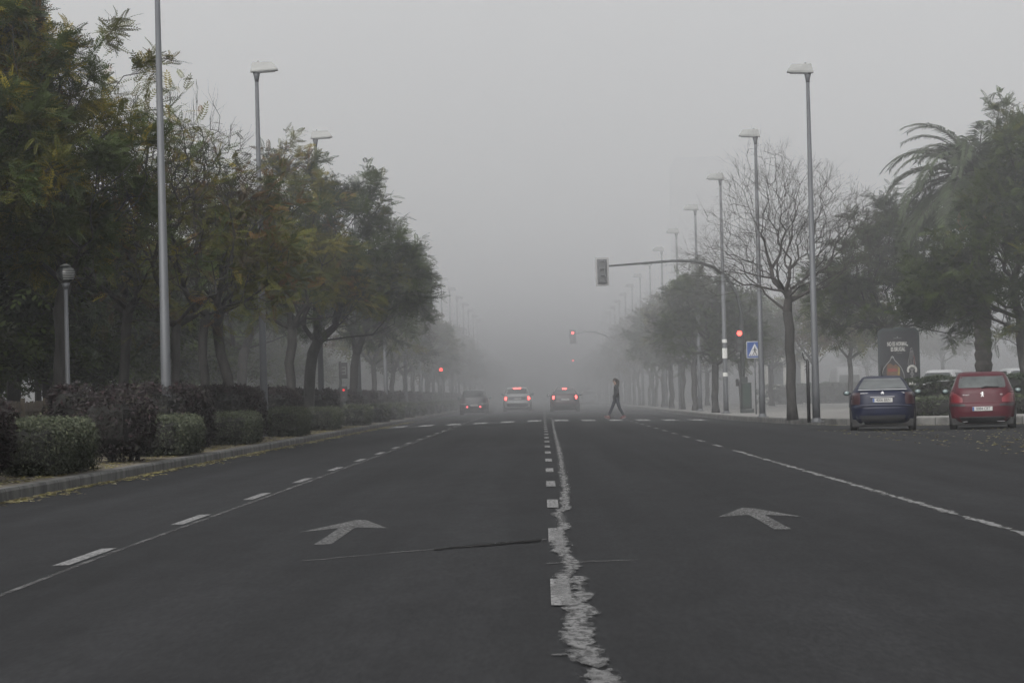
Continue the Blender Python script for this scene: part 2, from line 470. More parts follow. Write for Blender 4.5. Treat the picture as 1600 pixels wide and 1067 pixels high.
# right lane line, solid near, broken beyond 55 m
def ragged(mb, ctrl, wfun, step, jag, seed, dz):
    r = random.Random(seed); V = []; Fc = []
    y0, y1 = ctrl[0][0], ctrl[-1][0]
    yy = [c[0] for c in ctrl]; xx = [c[1] for c in ctrl]
    n = int((y1 - y0) / step); o = 0
    la = lb = ma = mb_ = 0.0
    kc = math.exp(-step / .55)
    for i in range(n + 1):
        y = y0 + (y1 - y0) * i / n
        x = float(np.interp(y, yy, xx)); w = wfun(y) / 2
        la = kc * la + math.sqrt(1 - kc * kc) * r.gauss(0, jag); lb = kc * lb + math.sqrt(1 - kc * kc) * r.gauss(0, jag)
        ma = .35 * ma + r.gauss(0, jag * .45); mb_ = .35 * mb_ + r.gauss(0, jag * .45)
        a, b_ = x - w + la + ma, x + w + lb + mb_
        if b_ - a < .012: a, b_ = x - .006, x + .006
        zf = lambda q: (road_z(q) if abs(q) > .01 else -.002) + dz
        V += [(a, y, zf(a)), (b_, y, zf(b_))]
        if i: Fc.append((2 * i - 2, 2 * i - 1, 2 * i + 1, 2 * i))
    mb.add(V, Fc)
def ribbon(name, ctrl, w, m, dz, step=.5):
    """strip of width w along ctrl [(y, x)], UV.x = -1..1 across"""
    yy = [c[0] for c in ctrl]; xx = [c[1] for c in ctrl]; n = max(2, int((yy[-1] - yy[0]) / step)); V = []; U = []; Fc = []
    for i in range(n + 1):
        y = yy[0] + (yy[-1] - yy[0]) * i / n; x = float(np.interp(y, yy, xx)); ww = w(y) if callable(w) else w
        for k in (-1, 0, 1):
            q = x + k * ww / 2; V.append((q, y, road_z(q) + dz)); U.append((k, y))
        if i:
            b_ = 3 * i
            for k in (0, 1): Fc.append((b_ - 3 + k, b_ - 2 + k, b_ + 1 + k, b_ + k))
    me = mesh_from(name, V, Fc, m); ul = me.uv_layers.new(name='UVMap')
    for lp in me.loops: ul.data[lp.index].uv = U[lp.vertex_index]
    o = link(name, me); tag(o, kind='structure'); return o
ribbon('road_marking', [(8, 3.24), (55, 3.26)], .15, M['line'], .004)
mb = MB(); y = 59
while y < 400: slab(mb, 3.21, 3.31, y, y + 2.4); y += 6.5
tag(mb.build('road_marking', M['line']), kind='structure')
# the old wandering line right of the centre dashes (photo samples)
old = [(160, 40), (160, 60), (172, 110), (190, 190), (200, 260), (208, 320), (205, 375), (178, 410), (205, 450), (180, 490), (176, 520), (205, 572), (238, 592), (230, 620), (200, 655), (205, 720), (225, 745), (292, 792), (250, 815), (255, 870), (252, 905), (290, 950), (330, 985), (345, 1030), (352, 1075)]
ctrl = []
for zx, zy in old:
    px, py = 800 + .4 * zx, 640 + .4 * zy
    drop = CAMZ + .003
    up = VY - py; dx = px - VX
    zz = -dx * SR + up * CR; xx_ = dx * CR + up * SR
    d = drop / (-zz) * F
    ctrl.append((d, xx_ / F * d))
ctrl.sort(); ctrl = [(ctrl[0][0] - 4, ctrl[0][1] + .02)] + ctrl + [(150, .1), (260, .08)]
ribbon('road_marking', ctrl, lambda y: .175 if y < 15 else .14 if y < 40 else .13, M['worn'], .0055, .25)
for (ya, xa, yb, xb, ww) in ((14.7, .165, 16.8, .16, .13), (9.4, .2, 11.6, .15, .15), (26.6, .185, 29.3, .19, .12), (19.4, .085, 21.4, .11, .15)):
    ribbon('road_marking', [(ya, xa), (yb, xb)], ww, M['worn'], .0068, .25)
# lengthwise joint left of the lane dashes
ribbon('road_joint', [(8, -2.9), (17, -2.96), (22, -3.0), (36, -2.98), (60, -3.0), (120, -3.02)], lambda y: .035 + .0006 * y, M['seam'], .0035)
mb = MB()
def across(x0, x1, y0, y1, w):
    V = []; n = 24; r = random.Random(int(y0 * 10))
    for i in range(n + 1):
        x = x0 + (x1 - x0) * i / n; y = y0 + (y1 - y0) * i / n + r.gauss(0, .02)
        z = (road_z(x) if abs(x) > .01 else 0) + .0035
        V += [(x, y - w * r.uniform(.35, .65), z), (x, y + w * r.uniform(.35, .65), z)]
    mb.add(V, [(2 * i, 2 * i + 2, 2 * i + 3, 2 * i + 1) for i in range(n)])
across(-1.5, 0.0, 19.7, 21.2, .1); across(.0, .52, 18.15, 18.5, .08); across(0.01, .13, 11.75, 11.8, .07); across(.02, .3, 68, 68.5, .3)
across(-2.4, -.4, 64, 64.6, .25)
tag(mb.build('road_joint', M['seam']), kind='structure')
mb = MB(); across(-.72, -.03, 20.42, 21.12, .3)
o = tag(mb.build('tar_patch', M['tar']), kind='structure'); o.location.z = .0015
# direction arrows
def arrow(xc, y0):
    mb = MB()
    pts = [(-.062, 0), (.062, 0), (.062, 2.75), (.335, 2.3), (.06, 4.25), (-.02, 4.35), (-.335, 2.3), (-.062, 2.75)]
    # shaft and head as two sheets that butt
    z = lambda x: road_z(xc + x) + .004
    mb.add([(xc + x, y0 + yy, z(x)) for x, yy in pts[:3] + [pts[7]]], [(0, 1, 2, 3)])
    h = [pts[7], pts[2], pts[3], pts[4], pts[5], pts[6]]
    mb.add([(xc + x, y0 + yy, z(x)) for x, yy in h], [(0, 1, 2, 3, 4, 5)])
    tag(mb.build('lane_arrow_marking', M['arrow']), kind='structure')
arrow(-1.53, 21.9); arrow(1.67, 22.6)
# pedestrian crossing: two broken transverse lines
mb = MB()
for row_y in (123.2,):
    x = -5.8
    while x < 6.3:
        slab(mb, x, x + .52, row_y - 3.0, row_y + 3.0, .0078); x += 1.04
tag(mb.build('road_marking', M['cross']), kind='structure')
mb = MB(); across(7.4, 12.5, 66, 59.5, .1); tag(mb.build('road_marking', M['seam']), kind='structure')

# ------------------------------------------------------------------ foliage and trees
def frusta(p0, p1, r0, r1, n):
    """batch of tapered n-sided tubes"""
    p0 = np.asarray(p0); p1 = np.asarray(p1); t = p1 - p0
    L = np.linalg.norm(t, axis=1, keepdims=True); t = t / np.maximum(L, 1e-6)
    a = np.where(np.abs(t[:, 2:3]) < .9, np.array([[0, 0, 1.0]]), np.array([[1.0, 0, 0]]))
    u = np.cross(t, a); u /= np.linalg.norm(u, axis=1, keepdims=True); w = np.cross(t, u)
    th = np.arange(n) * 2 * PI / n
    ring = u[:, None, :] * np.cos(th)[None, :, None] + w[:, None, :] * np.sin(th)[None, :, None]
    A = p0[:, None, :] + ring * np.asarray(r0)[:, None, None]; B = p1[:, None, :] + ring * np.asarray(r1)[:, None, None]
    V = np.concatenate([A, B], axis=1).reshape(-1, 3)
    k = np.arange(n); q = np.stack([k, (k + 1) % n, n + (k + 1) % n, n + k], axis=1)
    Fc = (q[None] + (np.arange(len(p0)) * 2 * n)[:, None, None]).reshape(-1, 4)
    return V, Fc

def join(parts):
    V = []; Fc = []; b = 0
    for v, f in parts: V.append(v); Fc.append(f + b); b += len(v)
    return np.concatenate(V), np.concatenate(Fc)

def skeleton(rng, stem, ells, n, a=.35, shell=.45):
    """branching skeleton: crown points joined to the stem by the cheapest path"""
    P = []
    vol = np.array([e[3] * e[4] * e[5] for e in ells]); cnt = np.maximum(3, (n * vol / vol.sum()).astype(int))
    for e, c in zip(ells, cnt):
        d = rng.normal(size=(c, 3)); d /= np.linalg.norm(d, axis=1, keepdims=True)
        rr = rng.random(c) ** shell
        P.append(np.array(e[:3]) + d * rr[:, None] * np.array(e[3:6]))
    A = np.concatenate(P); A = A[A[:, 2] > stem[-1][2] * .55]
    nodes_ = [np.array(s) for s in stem]; par = [-1] + list(range(len(stem) - 1)); plen = [0.0]
    for i in range(1, len(stem)): plen.append(plen[-1] + np.linalg.norm(nodes_[i] - nodes_[i - 1]) * .3)
    m = len(A); best = np.full(m, 1e9); bp = np.zeros(m, int); dist = np.full(m, 1e9); done = np.zeros(m, bool)
    top = max(1, int(len(stem) * .45))
    def upd(i):
        d = np.linalg.norm(A - nodes_[i], axis=1); c = d * (1 + .25 * (A[:, 2] < nodes_[i][2])) + a * plen[i]
        k = (c < best) & ~done; best[k] = c[k]; bp[k] = i; dist[k] = d[k]
    for i in range(top, len(stem)): upd(i)
    for _ in range(m):
        j = int(np.argmin(np.where(done, 1e9, best))); done[j] = True
        q = bp[j]; p = A[j]
        if dist[j] > .9:                       # bend long limbs
            mid = nodes_[q] * .5 + p * .5 + rng.normal(size=3) * dist[j] * .09; mid[2] += dist[j] * .04
            nodes_.append(mid); par.append(q); plen.append(plen[q] + dist[j] * .5); i0 = len(nodes_) - 1
            upd(i0); q = i0
        nodes_.append(p); par.append(q); plen.append(plen[q] + np.linalg.norm(p - nodes_[q])); upd(len(nodes_) - 1)
    return np.array(nodes_), np.array(par)

def tree_meshes(seed, H, stem, ells, n=260, r_base=.14, tip=.006, twigs=5, twig_len=.5, leaf=None, bark='bark', up=.35, a=.5, shell=.5, fork=0.52):
    rng = np.random.default_rng(seed)
    Nn, par = skeleton(rng, stem, ells, n, a, shell)
    m = len(Nn); cnt = np.zeros(m); kids = np.zeros(m, int)
    for i in range(1, m): kids[par[i]] += 1
    cnt[kids == 0] = 1
    order = np.arange(m - 1, 0, -1)
    for i in order: cnt[par[i]] += cnt[i]
    rad = np.maximum(tip, r_base * (cnt / cnt[0]) ** fork)
    # trunk: one swept tube through the stem
    s = len(stem)
    mbt = MB(); rs = [rad[i] for i in range(s)]
    rs = [max(r_base * (1 - .35 * i / (s - 1)), rs[i]) for i in range(s)]; rs[0] = r_base * 1.3
    mbt.tube(stem, rs, 10)
    trunk = mesh_from('trunk', mbt.V, mbt.F, M[bark], True)
    idx = np.arange(s, m); pa = par[idx]
    r0 = np.minimum(rad[pa], rad[idx] * 1.5)
    parts = []
    thick = rad[idx] > .02
    for sel, k in ((thick, 6), (~thick, 3)):
        if sel.any(): parts.append(frusta(Nn[pa[sel]], Nn[idx[sel]], r0[sel], rad[idx[sel]], k))
    ends = np.where(kids == 0)[0]; ends = ends[ends >= s]
    c0 = np.array([e[:3] for e in ells]).mean(axis=0)
    tp0 = np.repeat(Nn[ends], twigs, axis=0)
    dirn = np.repeat(Nn[ends] - Nn[par[ends]], twigs, axis=0); dirn /= np.maximum(np.linalg.norm(dirn, axis=1, keepdims=True), 1e-5)
    outw = tp0 - c0; outw /= np.maximum(np.linalg.norm(outw, axis=1, keepdims=True), 1e-5)
    td = dirn * .6 + outw * .5 + rng.normal(size=tp0.shape) * .55 + np.array([0, 0, up]); td /= np.linalg.norm(td, axis=1, keepdims=True)
    tl = twig_len * rng.uniform(.5, 1.3, len(tp0))
    st = rng.uniform(0, .8, len(tp0))[:, None]
    tp0 = tp0 - np.repeat(Nn[ends] - Nn[par[ends]], twigs, axis=0) * st * .8
    tp1 = tp0 + td * tl[:, None]
    tm = (tp0 + tp1) / 2 + rng.normal(size=tp0.shape) * .04 * tl[:, None]
    parts.append(frusta(tp0, tm, np.full(len(tp0), tip * 1.0), np.full(len(tp0), tip * .75), 3))
    parts.append(frusta(tm, tp1, np.full(len(tp0), tip * .75), np.full(len(tp0), tip * .4), 3))
    if leaf is None:                       # side twiglets of a bare tree
        q0 = np.repeat(tm, 2, axis=0); qd = np.repeat(td, 2, axis=0) + rng.normal(size=(len(q0), 3)) * .6
        qd /= np.linalg.norm(qd, axis=1, keepdims=True)
        parts.append(frusta(q0, q0 + qd * np.repeat(tl, 2)[:, None] * rng.uniform(.3, .6, (len(q0), 1)), np.full(len(q0), tip * .6), np.full(len(q0), tip * .35), 3))
    V, Fc = join(parts)
    limbs = mesh_from('limbs', V, Fc, M['twig' if leaf is None else bark])
    crown = None
    if leaf:
        crown = leaves_mesh(rng, tp0, tp1, td, leaf)
    return trunk, limbs, crown

def leaflet_template(pairs, lw=.085, ll=.3, droop=.28):
    T = []
    for i in range(pairs):
        x = (i + .8) / (pairs + .3); l = ll * (1 - .35 * abs(x - .45) * 1.6)
        for sgn in (-1, 1):
            dirx, diry = .5, .87 * sgn
            b = np.array([x, 0, -droop * x * x]); tip_ = b + np.array([dirx * l, diry * l, -.10 * l - droop * .3 * x * l])
            mid = (b + tip_) / 2; perp = np.array([-diry, dirx, 0]) * lw * .5
            T.append([b, mid + perp, tip_, mid - perp])
    b = np.array([.97, 0, -droop * .94]); T.append([b, b + np.array([ll * .45, lw * .5, -.03]), b + np.array([ll * .9, 0, -.09]), b + np.array([ll * .45, -lw * .5, -.03])])
    T.append([np.array([0, -.008, 0]), np.array([1, -.005, -droop]), np.array([1, .005, -droop]), np.array([0, .008, 0])])
    return np.array(T)

TEMPL = {'pinnate': leaflet_template(7), 'coarse': leaflet_template(3, .16, .42, .3), 'simple': np.array([
    [[0, 0, 0], [.5, .32, -.05], [1, 0, -.2], [.5, -.32, -.05]], [[.1, .05, 0], [.3, .75, .06], [.55, .95, -.1], [.45, .3, 0]], [[.1, -.05, 0], [.45, -.3, 0], [.55, -.95, -.1], [.3, -.75, .06]]])}

def leaves_mesh(rng, p0, p1, td, L):
    """L: dict(kind, per, size, tints=[(rgb, weight)], keep)"""
    T = TEMPL[L['kind']]; per = L['per']
    keep = rng.random(len(p0)) < L.get('keep', 1.0)
    p0, p1, td = p0[keep], p1[keep], td[keep]
    B = np.repeat(p0, per, axis=0) + (np.repeat(p1 - p0, per, axis=0)) * rng.uniform(.15, 1.05, (len(p0) * per, 1))
    d = np.repeat(td, per, axis=0) * .8 + rng.normal(size=B.shape) * .75; d[:, 2] = d[:, 2] * .6 + L.get('lift', .05)
    d /= np.linalg.norm(d, axis=1, keepdims=True)
    upv = np.array([[0, 0, 1.0]]) + rng.normal(size=B.shape) * .45
    y = np.cross(upv, d); y /= np.linalg.norm(y, axis=1, keepdims=True); z = np.cross(d, y)
    Mx = np.stack([d, y, z], axis=1)                # rows
    sz = L['size'] * rng.uniform(.65, 1.25, len(B))
    V = np.einsum('tkc,ncd->ntkd', T, Mx) * sz[:, None, None, None] + B[:, None, None, :]
    n, t = V.shape[:2]
    # colour by clump
    cols = np.array([c for c, _ in L['tints']]); w = np.array([k for _, k in L['tints']], float); w /= w.sum()
    g = np.floor(B / L.get('clump', 1.1)); h = np.abs(np.sin(g @ np.array([12.9898, 78.233, 37.719])) * 43758.5453) % 1
    h = np.clip(h * .8 + rng.random(n) * .2, 0, .9999)
    ci = np.searchsorted(np.cumsum(w), h); tint = cols[np.minimum(ci, len(cols) - 1)] * rng.uniform(.8, 1.2, (n, 1))
    tint = np.repeat(tint, t * 4, axis=0)
    Fc = np.arange(n * t * 4).reshape(-1, 4)
    return mesh_from('crown', V.reshape(-1, 3), Fc, M['leaf'], False, tint)

def put_tree(name, label, cat, meshes, loc, rz=0, sc=1.0, group=None):
    t = thing(name, label, cat, loc, rz, group); t.scale = (sc, sc, sc) if not hasattr(sc, '__len__') else sc
    trunk, limbs, crown = meshes
    tr = link('trunk', trunk, t)
    link('limbs', limbs, tr)
    if crown: link('crown', crown, t)
    return t

GREEN = (.045, .064, .016); DGREEN = (.024, .034, .017); OLIVE = (.088, .09, .015); YELLOW = (.19, .155, .018); RUST = (.13, .068, .022); BROWN = (.07, .052, .03); GREYG = (.06, .068, .045)
def stem(h, lean=(0, 0), n=6, seed=0, wob=.05):
    r = random.Random(seed); return [(lean[0] * (i / n) ** 1.3 + (r.uniform(-wob, wob) if i else 0), lean[1] * i / n + (r.uniform(-wob, wob) if i else 0), h * i / n) for i in range(n + 1)]

def pix_x(px, d): return (px - VX) / F * d
def vz(x): return float(np.interp(-x, [6.38, 7, 8, 9.5, 11.5, 15, 30, 60], [.03, .035, .05, .06, .08, .15, .3, .4]))

# --- left row, nearest first
PIN = lambda per, size, tints, **k: dict(kind='pinnate', per=per, size=size, tints=tints, **k)
T1 = tree_meshes(1, 8.2, stem(3.0, (.15, .1), seed=1), [(0, 0, 5.6, 2.0, 2.0, 2.3), (.4, 0, 4.35, 1.7, 1.8, 1.25), (-.8, 0, 6.6, 1.3, 1.4, 1.5), (-1.2, .3, 4.6, 1.4, 1.5, 1.4)], 300, .12, .0045, 5, .55,
                 PIN(20, .28, [(OLIVE, 4), (GREEN, 4.5), (YELLOW, 1.1), (RUST, .25), (DGREEN, 2)], clump=.8))
put_tree('honey_locust_tree', 'yellow-green feathery tree at the far left edge, tallest in front of the lamp mast', 'tree', T1, (pix_x(88, 67.5), 67.5, .07), 0, 1.16)
put_tree('honey_locust_tree', 'yellow-green feathery tree cut off by the left edge of the view', 'tree', T1, (pix_x(-40, 66), 66, .08), 2.2, (1.15, 1.15, 1.2))
T2 = tree_meshes(2, 7.8, stem(2.8, (.2, -.1), seed=2), [(0, 0, 4.9, 1.9, 1.9, 2.4), (.5, 0, 6.2, 1.5, 1.5, 1.5)], 420, .11, .004, 5, .55,
                 PIN(3, .3, [(BROWN, 2.5), (OLIVE, 3), (RUST, .4), (YELLOW, .5), (GREEN, 1.5)], keep=.5, clump=.7), a=.3)
put_tree('thinning_tree', 'half-bare brownish tree whose fine twigs rise just left of the nearest tall lamp mast', 'tree', T2, (pix_x(185, 73), 73, .05), .4, 1.1)
T3 = tree_meshes(3, 9, stem(3.2, (0, .1), seed=3), [(0, 0, 5.6, 1.7, 1.7, 2.7), (0, 0, 7.3, 1.2, 1.2, 1.5)], 560, .12, .004, 5, .555,
                 PIN(1, .3, [(BROWN, 4), (GREYG, 2), (RUST, .6)], keep=.16, clump=.9), a=.28)
put_tree('bare_twig_tree', 'bare twiggy tree top standing right of the nearest left lamp mast', 'tree', T3, (pix_x(320, 81), 81, .05), 0, .98)
put_tree('thinning_tree', 'dark straight trunk close behind the nearest left lamp mast, crown thin and brown', 'tree', T2, (pix_x(273, 72), 72, .05), 1.9, (.95, .95, .97))
T4 = tree_meshes(4, 7.2, [(0, 0, 0), (-.05, 0, .8), (-.12, 0, 1.5), (-.28, 0, 2.1), (-.36, .1, 2.7), (-.3, .1, 3.1)], [(-.3, 0, 4.6, 1.7, 1.7, 1.7), (.6, 0, 4.4, 1.4, 1.4, 1.4), (.8, 0, 5.3, 1.1, 1.1, 1.1), (-.6, 0, 5.7, 1.2, 1.2, 1.2)], 320, .13, .0045, 5, .5,
                 PIN(6, .34, [(BROWN, 2), (OLIVE, 4), (RUST, .6), (GREEN, 3)], keep=.8, clump=.8))
put_tree('forked_tree', 'brown-green tree with a dark crooked forked trunk behind the purple hedges', 'tree', T4, (pix_x(364, 81.5), 81.5, .05), 0, 1.03)
T5 = tree_meshes(5, 9.4, stem(3.2, (.1, 0), seed=5), [(0, 0, 5.4, 2.3, 2.2, 2.1), (.1, 0, 7.6, 1.2, 1.3, 1.8), (1.2, 0, 4.7, 1.5, 1.6, 1.3), (-1.2, 0, 5.0, 1.3, 1.5, 1.4), (.9, 0, 6.6, 1.0, 1.0, 1.0)], 330, .15, .005, 5, .6,
                 PIN(12, .33, [(GREEN, 4), (OLIVE, 4), (YELLOW, 1.5), (RUST, .5), (DGREEN, 2)], clump=.9))
put_tree('honey_locust_tree', 'tall green tree with yellow and orange patches whose pointed top overlaps the second left lamp', 'tree', T5, (pix_x(452, 101), 101, .05), .0)
T6 = tree_meshes(6, 9, [(0, 0, 0), (.02, 0, .6), (.05, 0, 1.3), (.1, 0, 2.0), (.2, 0, 2.6), (.4, 0, 3.0)], [(1.1, 0, 5.1, 2.6, 2.2, 2.2), (1.7, 0, 7.0, 1.7, 1.6, 1.7), (-.3, 0, 6.7, 1.7, 1.5, 1.9), (2.7, 0, 4.9, 1.5, 1.5, 1.5), (.3, 0, 7.7, 1.1, 1.1, 1.0)], 380, .19, .005, 5, .6,
                 PIN(12, .34, [(DGREEN, 5), (GREEN, 4), (OLIVE, 1), (GREYG, 1)], clump=.9))
put_tree('dense_green_tree', 'dense dark green tree on a thick black trunk below the third left lamp', 'tree', T6, (pix_x(481, 105.5), 105.5, .05), 0, .96)
T6B = tree_meshes(16, 8, stem(2.7, (.25, 0), seed=16), [(.8, 0, 4.9, 2.3, 2.2, 1.9), (1.5, 0, 6.3, 1.6, 1.5, 1.6), (2.3, 0, 4.7, 1.3, 1.4, 1.3), (-1.0, 0, 5.9, 1.6, 1.5, 1.8), (2.0, 0, 5.8, 1.2, 1.2, 1.1)], 360, .16, .005, 5, .6,
                 PIN(12, .34, [(DGREEN, 5), (GREEN, 4), (GREYG, 1.5)], clump=.9))
put_tree('dense_green_tree', 'dense green tree reaching farthest over the left lane, beside a thick bare mast', 'tree', T6B, (-7.6, 127, .05), 0)
put_tree('dense_green_tree', 'dense dark tree filling the gap behind the pointed yellow-green tree', 'tree', T6, (-11.5, 122, .07), 1.2, (1.0, 1.0, .98))
T7 = tree_meshes(7, 6.9, stem(2.5, (.1, 0), seed=7), [(0, 0, 4.3, 2.2, 2.2, 1.6), (.8, 0, 5.3, 1.2, 1.3, 1.1), (-.9, 0, 5.2, 1.3, 1.3, 1.1)], 190, .13, .006, 5, .6,
                 dict(kind='coarse', per=8, size=.5, tints=[(GREEN, 3), (OLIVE, 3), (BROWN, 2), (DGREEN, 2)], clump=1.0))
T8 = tree_meshes(8, 6.6, stem(2.4, (-.1, .1), seed=8), [(0, 0, 4.2, 2.0, 2.1, 1.7), (-.5, 0, 5.3, 1.4, 1.4, 1.0), (1.0, .3, 3.9, 1.3, 1.3, 1.2)], 190, .13, .006, 5, .6,
                 dict(kind='coarse', per=8, size=.5, tints=[(DGREEN, 3), (GREEN, 3), (GREYG, 2)], clump=1.0))
T9 = tree_meshes(9, 6.9, stem(2.3, (.15, 0), seed=9), [(0, 0, 4.4, 1.9, 1.9, 2.0), (.7, 0, 5.2, 1.3, 1.3, 1.3)], 260, .12, .005, 5, .6,
                 dict(kind='coarse', per=6, size=.42, tints=[(OLIVE, 3), (BROWN, 3), (GREYG, 2)], clump=.9, keep=.55))
rng0 = random.Random(12)
left_px = [586, 611, 630, 645, 656]
names = ['olive slim-trunked street tree just beyond the thick bare mast on the left verge', 'greyish green street tree, second beyond the thick bare mast on the left verge',
         'thin brownish street tree, third beyond the thick bare mast on the left verge', 'olive street tree on the left verge level with the parked dark estate car', 'greyish tree with pale hanging foliage behind the red pedestrian signal on the left']
for i, (px, lab) in enumerate(zip(left_px, names)):
    d = 8.2 / (VX - px) * F
    put_tree('street_tree', lab, 'tree', (T7, T8, T9)[i % 3], (-8.2, d, .05), rng0.uniform(0, 6), (1.0, 1.0, rng0.uniform(.95, 1.08)))
d = 226.0
while d < 620:
    put_tree('street_tree', 'grey tree of the left row fading into the fog', 'tree', rng0.choice((T7, T8, T9, T9)), (-8.3 + rng0.uniform(-.3, .3), d, .05), rng0.uniform(0, 6), (.95, .95, rng0.uniform(.85, 1.15)), 'trees of the left row lost in the fog')
    d += rng0.uniform(12.5, 15.5)

# --- park trees behind the left row: a dark second and third line
TB = tree_meshes(20, 8.5, stem(2.2, (0, 0), seed=20), [(0, 0, 4.6, 2.8, 2.8, 2.6), (1.2, 0, 6.2, 1.8, 1.8, 1.7), (-1.3, 0, 5.8, 1.9, 1.9, 1.8), (0, 0, 2.9, 2.6, 2.6, 1.3)], 330, .2, .006, 5, .7,
                 dict(kind='coarse', per=8, size=.6, tints=[(DGREEN, 5), (GREEN, 3), (BROWN, 1)], clump=1.2))
TD = tree_meshes(21, 7, stem(2.0, (.2, 0), seed=21), [(0, 0, 4.0, 2.5, 2.5, 2.2), (-1.0, 0, 5.2, 1.6, 1.7, 1.6), (.8, 0, 2.6, 2.2, 2.2, 1.2)], 300, .17, .006, 5, .7,
                 dict(kind='coarse', per=8, size=.6, tints=[(DGREEN, 4), (GREEN, 3), (GREYG, 1)], clump=1.2))
park = [(-14.0, 62), (-13.2, 74), (-16.5, 80), (-13.5, 88), (-17.5, 95), (-14.0, 101), (-19.5, 108), (-15, 116), (-21, 122), (-14.5, 131), (-17, 143), (-15, 156), (-20, 165), (-14.5, 176), (-18, 190), (-15, 208), (-18, 225), (-15, 245), (-19, 262), (-15.5, 285), (-18, 310), (-16, 340)]
for i, (x, y) in enumerate(park):
    put_tree('park_tree', 'dark leafy tree in the park behind the left verge', 'tree', (TB, TD)[i % 2], (x, y, vz(x)), rng0.uniform(0, 6), rng0.uniform(.85, 1.1), 'dark trees massed in the park on the left')

# conifer and araucaria tips in the upper left corner
def conifer(seed, H, r0, m, tiers, tint):
    rng = np.random.default_rng(seed); mbt = MB(); mbt.tube([(0, 0, 0), (0, 0, H * .5), (0, 0, H)], [.2, .12, .02], 8)
    trunk = mesh_from('trunk', mbt.V, mbt.F, M['bark'], True)
    P0, P1, TD_ = [], [], []
    for i in range(tiers):
        z = H * (.22 + .78 * i / tiers); rr = r0 * (1 - (z / H - .22) / .8) + .15
        for k in range(9):
            a_ = rng.uniform(0, 2 * PI); e = np.array([math.cos(a_) * rr, math.sin(a_) * rr, z - rr * .15 + rng.uniform(-.1, .3)])
            P0.append((0, 0, z)); P1.append(e); v = e - np.array([0, 0, z]); TD_.append(v / np.linalg.norm(v))
    P0, P1, TD_ = map(np.array, (P0, P1, TD_))
    V, Fc = frusta(P0, P1, np.full(len(P0), .025), np.full(len(P0), .006), 3)
    limbs = mesh_from('limbs', V, Fc, M['bark'])
    crown = leaves_mesh(rng, P0, P1, TD_, dict(kind='pinnate', per=14, size=.55, tints=tint, lift=.15))
    return trunk, limbs, crown
CON = conifer(31, 12.6, 2.2, None, 34, [(DGREEN, 4), (GREYG, 1)])
put_tree('cypress_tree', 'dark conifer whose top leaves the upper left corner of the view', 'tree', CON, (at(8, 100, 84)[0], 84, .15), 0, 1.02)
put_tree('cypress_tree', 'slim conifer tip showing above the yellow-green tree at the upper left', 'tree', CON, (at(46, 100, 92)[0], 92, .15), 2, (.55, .55, 1.06))

# --- right side
BT = tree_meshes(40, 8, stem(3.3, (-.05, 0), n=6, seed=40, wob=.03), [(0, 0, 5.6, 2.8, 2.4, 1.9), (-1.9, 0, 4.7, 1.9, 1.7, 1.1), (1.7, 0, 5.8, 1.7, 1.7, 1.5), (-1.0, 0, 7.0, 1.3, 1.3, 1.5), (.6, 0, 6.8, 1.2, 1.2, 1.3)], 1200, .145, .0032, 5, .62, None, 'bark', up=.4, a=.5, fork=.55)
put_tree('bare_tree', 'leafless tree with a dark trunk and wide twigs beside the right lamp mast', 'tree', BT, (pix_x(1237, 97.7), 97.7, KZ), .5, (1.0, 1.0, 1.0))
put_tree('bare_tree', 'faint leafless tree top behind the overhead traffic light arm', 'tree', BT, (pix_x(1040, 200), 200, KZ), 2.2, (.85, .85, .92))
TR = tree_meshes(41, 6.4, stem(2.1, (0, 0), seed=41), [(0, 0, 4.0, 2.1, 2.2, 1.8), (-.6, 0, 5.0, 1.5, 1.5, 1.1), (.9, 0, 3.4, 1.5, 1.6, 1.2), (-1.2, 0, 3.4, 1.1, 1.4, 1.2)], 260, .15, .005, 5, .6,
                 PIN(12, .34, [(DGREEN, 4), (GREEN, 3), (GREYG, 3)], clump=.9))
put_tree('street_tree', 'dense drooping green tree on the right pavement just beyond the stickered mast', 'tree', TR, (7.6, 141, KZ), 0, 1.0)
put_tree('street_tree', 'greyish drooping tree, second beyond the stickered mast on the right', 'tree', TR, (7.6, 160, KZ), 2.0, (1.0, 1.0, 1.05))
put_tree('street_tree', 'thin brownish tree, third beyond the stickered mast on the right', 'tree', T9, (7.6, 174, KZ), 1.0, (1.0, 1.0, 1.0))
put_tree('street_tree', 'pale grey tree, fourth beyond the stickered mast on the right', 'tree', TR, (7.6, 189, KZ), 4.0, (1.05, 1.05, 1.08))
d = 205.0
while d < 620:
    put_tree('street_tree', 'grey tree of the right row fading into the fog', 'tree', rng0.choice((T7, T8, T9, T9, BT)), (7.7 + rng0.uniform(-.2, .2), d, KZ), rng0.uniform(0, 6), (.9, .9, rng0.uniform(.8, 1.1)), 'trees of the right row lost in the fog')
    d += rng0.uniform(13, 16)
for i, (px, d, s, lab) in enumerate([(1160, 165, .95, 'dull green tree behind the blue crossing sign'), (1205, 185, 1.0, 'dull green tree behind the leafless tree and above the white pavilion'), (1275, 170, .95, 'pale tree in the fog between the right lamp mast and the advert'), (1330, 150, .9, 'pale thin-trunked tree above the parked white van'), (1105, 210, 1.0, 'faint tree behind the right row beyond the stickered mast')]):
    put_tree('plaza_tree', lab, 'tree', (T8, TR, T9, T7, TR)[i], (pix_x(px, d), d, KZ + .03), i * 1.3, s)
for (x, y) in [(24, 225), (30, 240), (36, 230), (41, 250), (18, 250), (15, 280), (47, 235), (28, 275)]:
    put_tree('plaza_tree', 'faint background tree across the plaza on the right', 'tree', rng0.choice((T7, T8)), (x, y, KZ + .03), rng0.uniform(0, 6), rng0.uniform(.9, 1.15), 'faint trees across the right plaza')
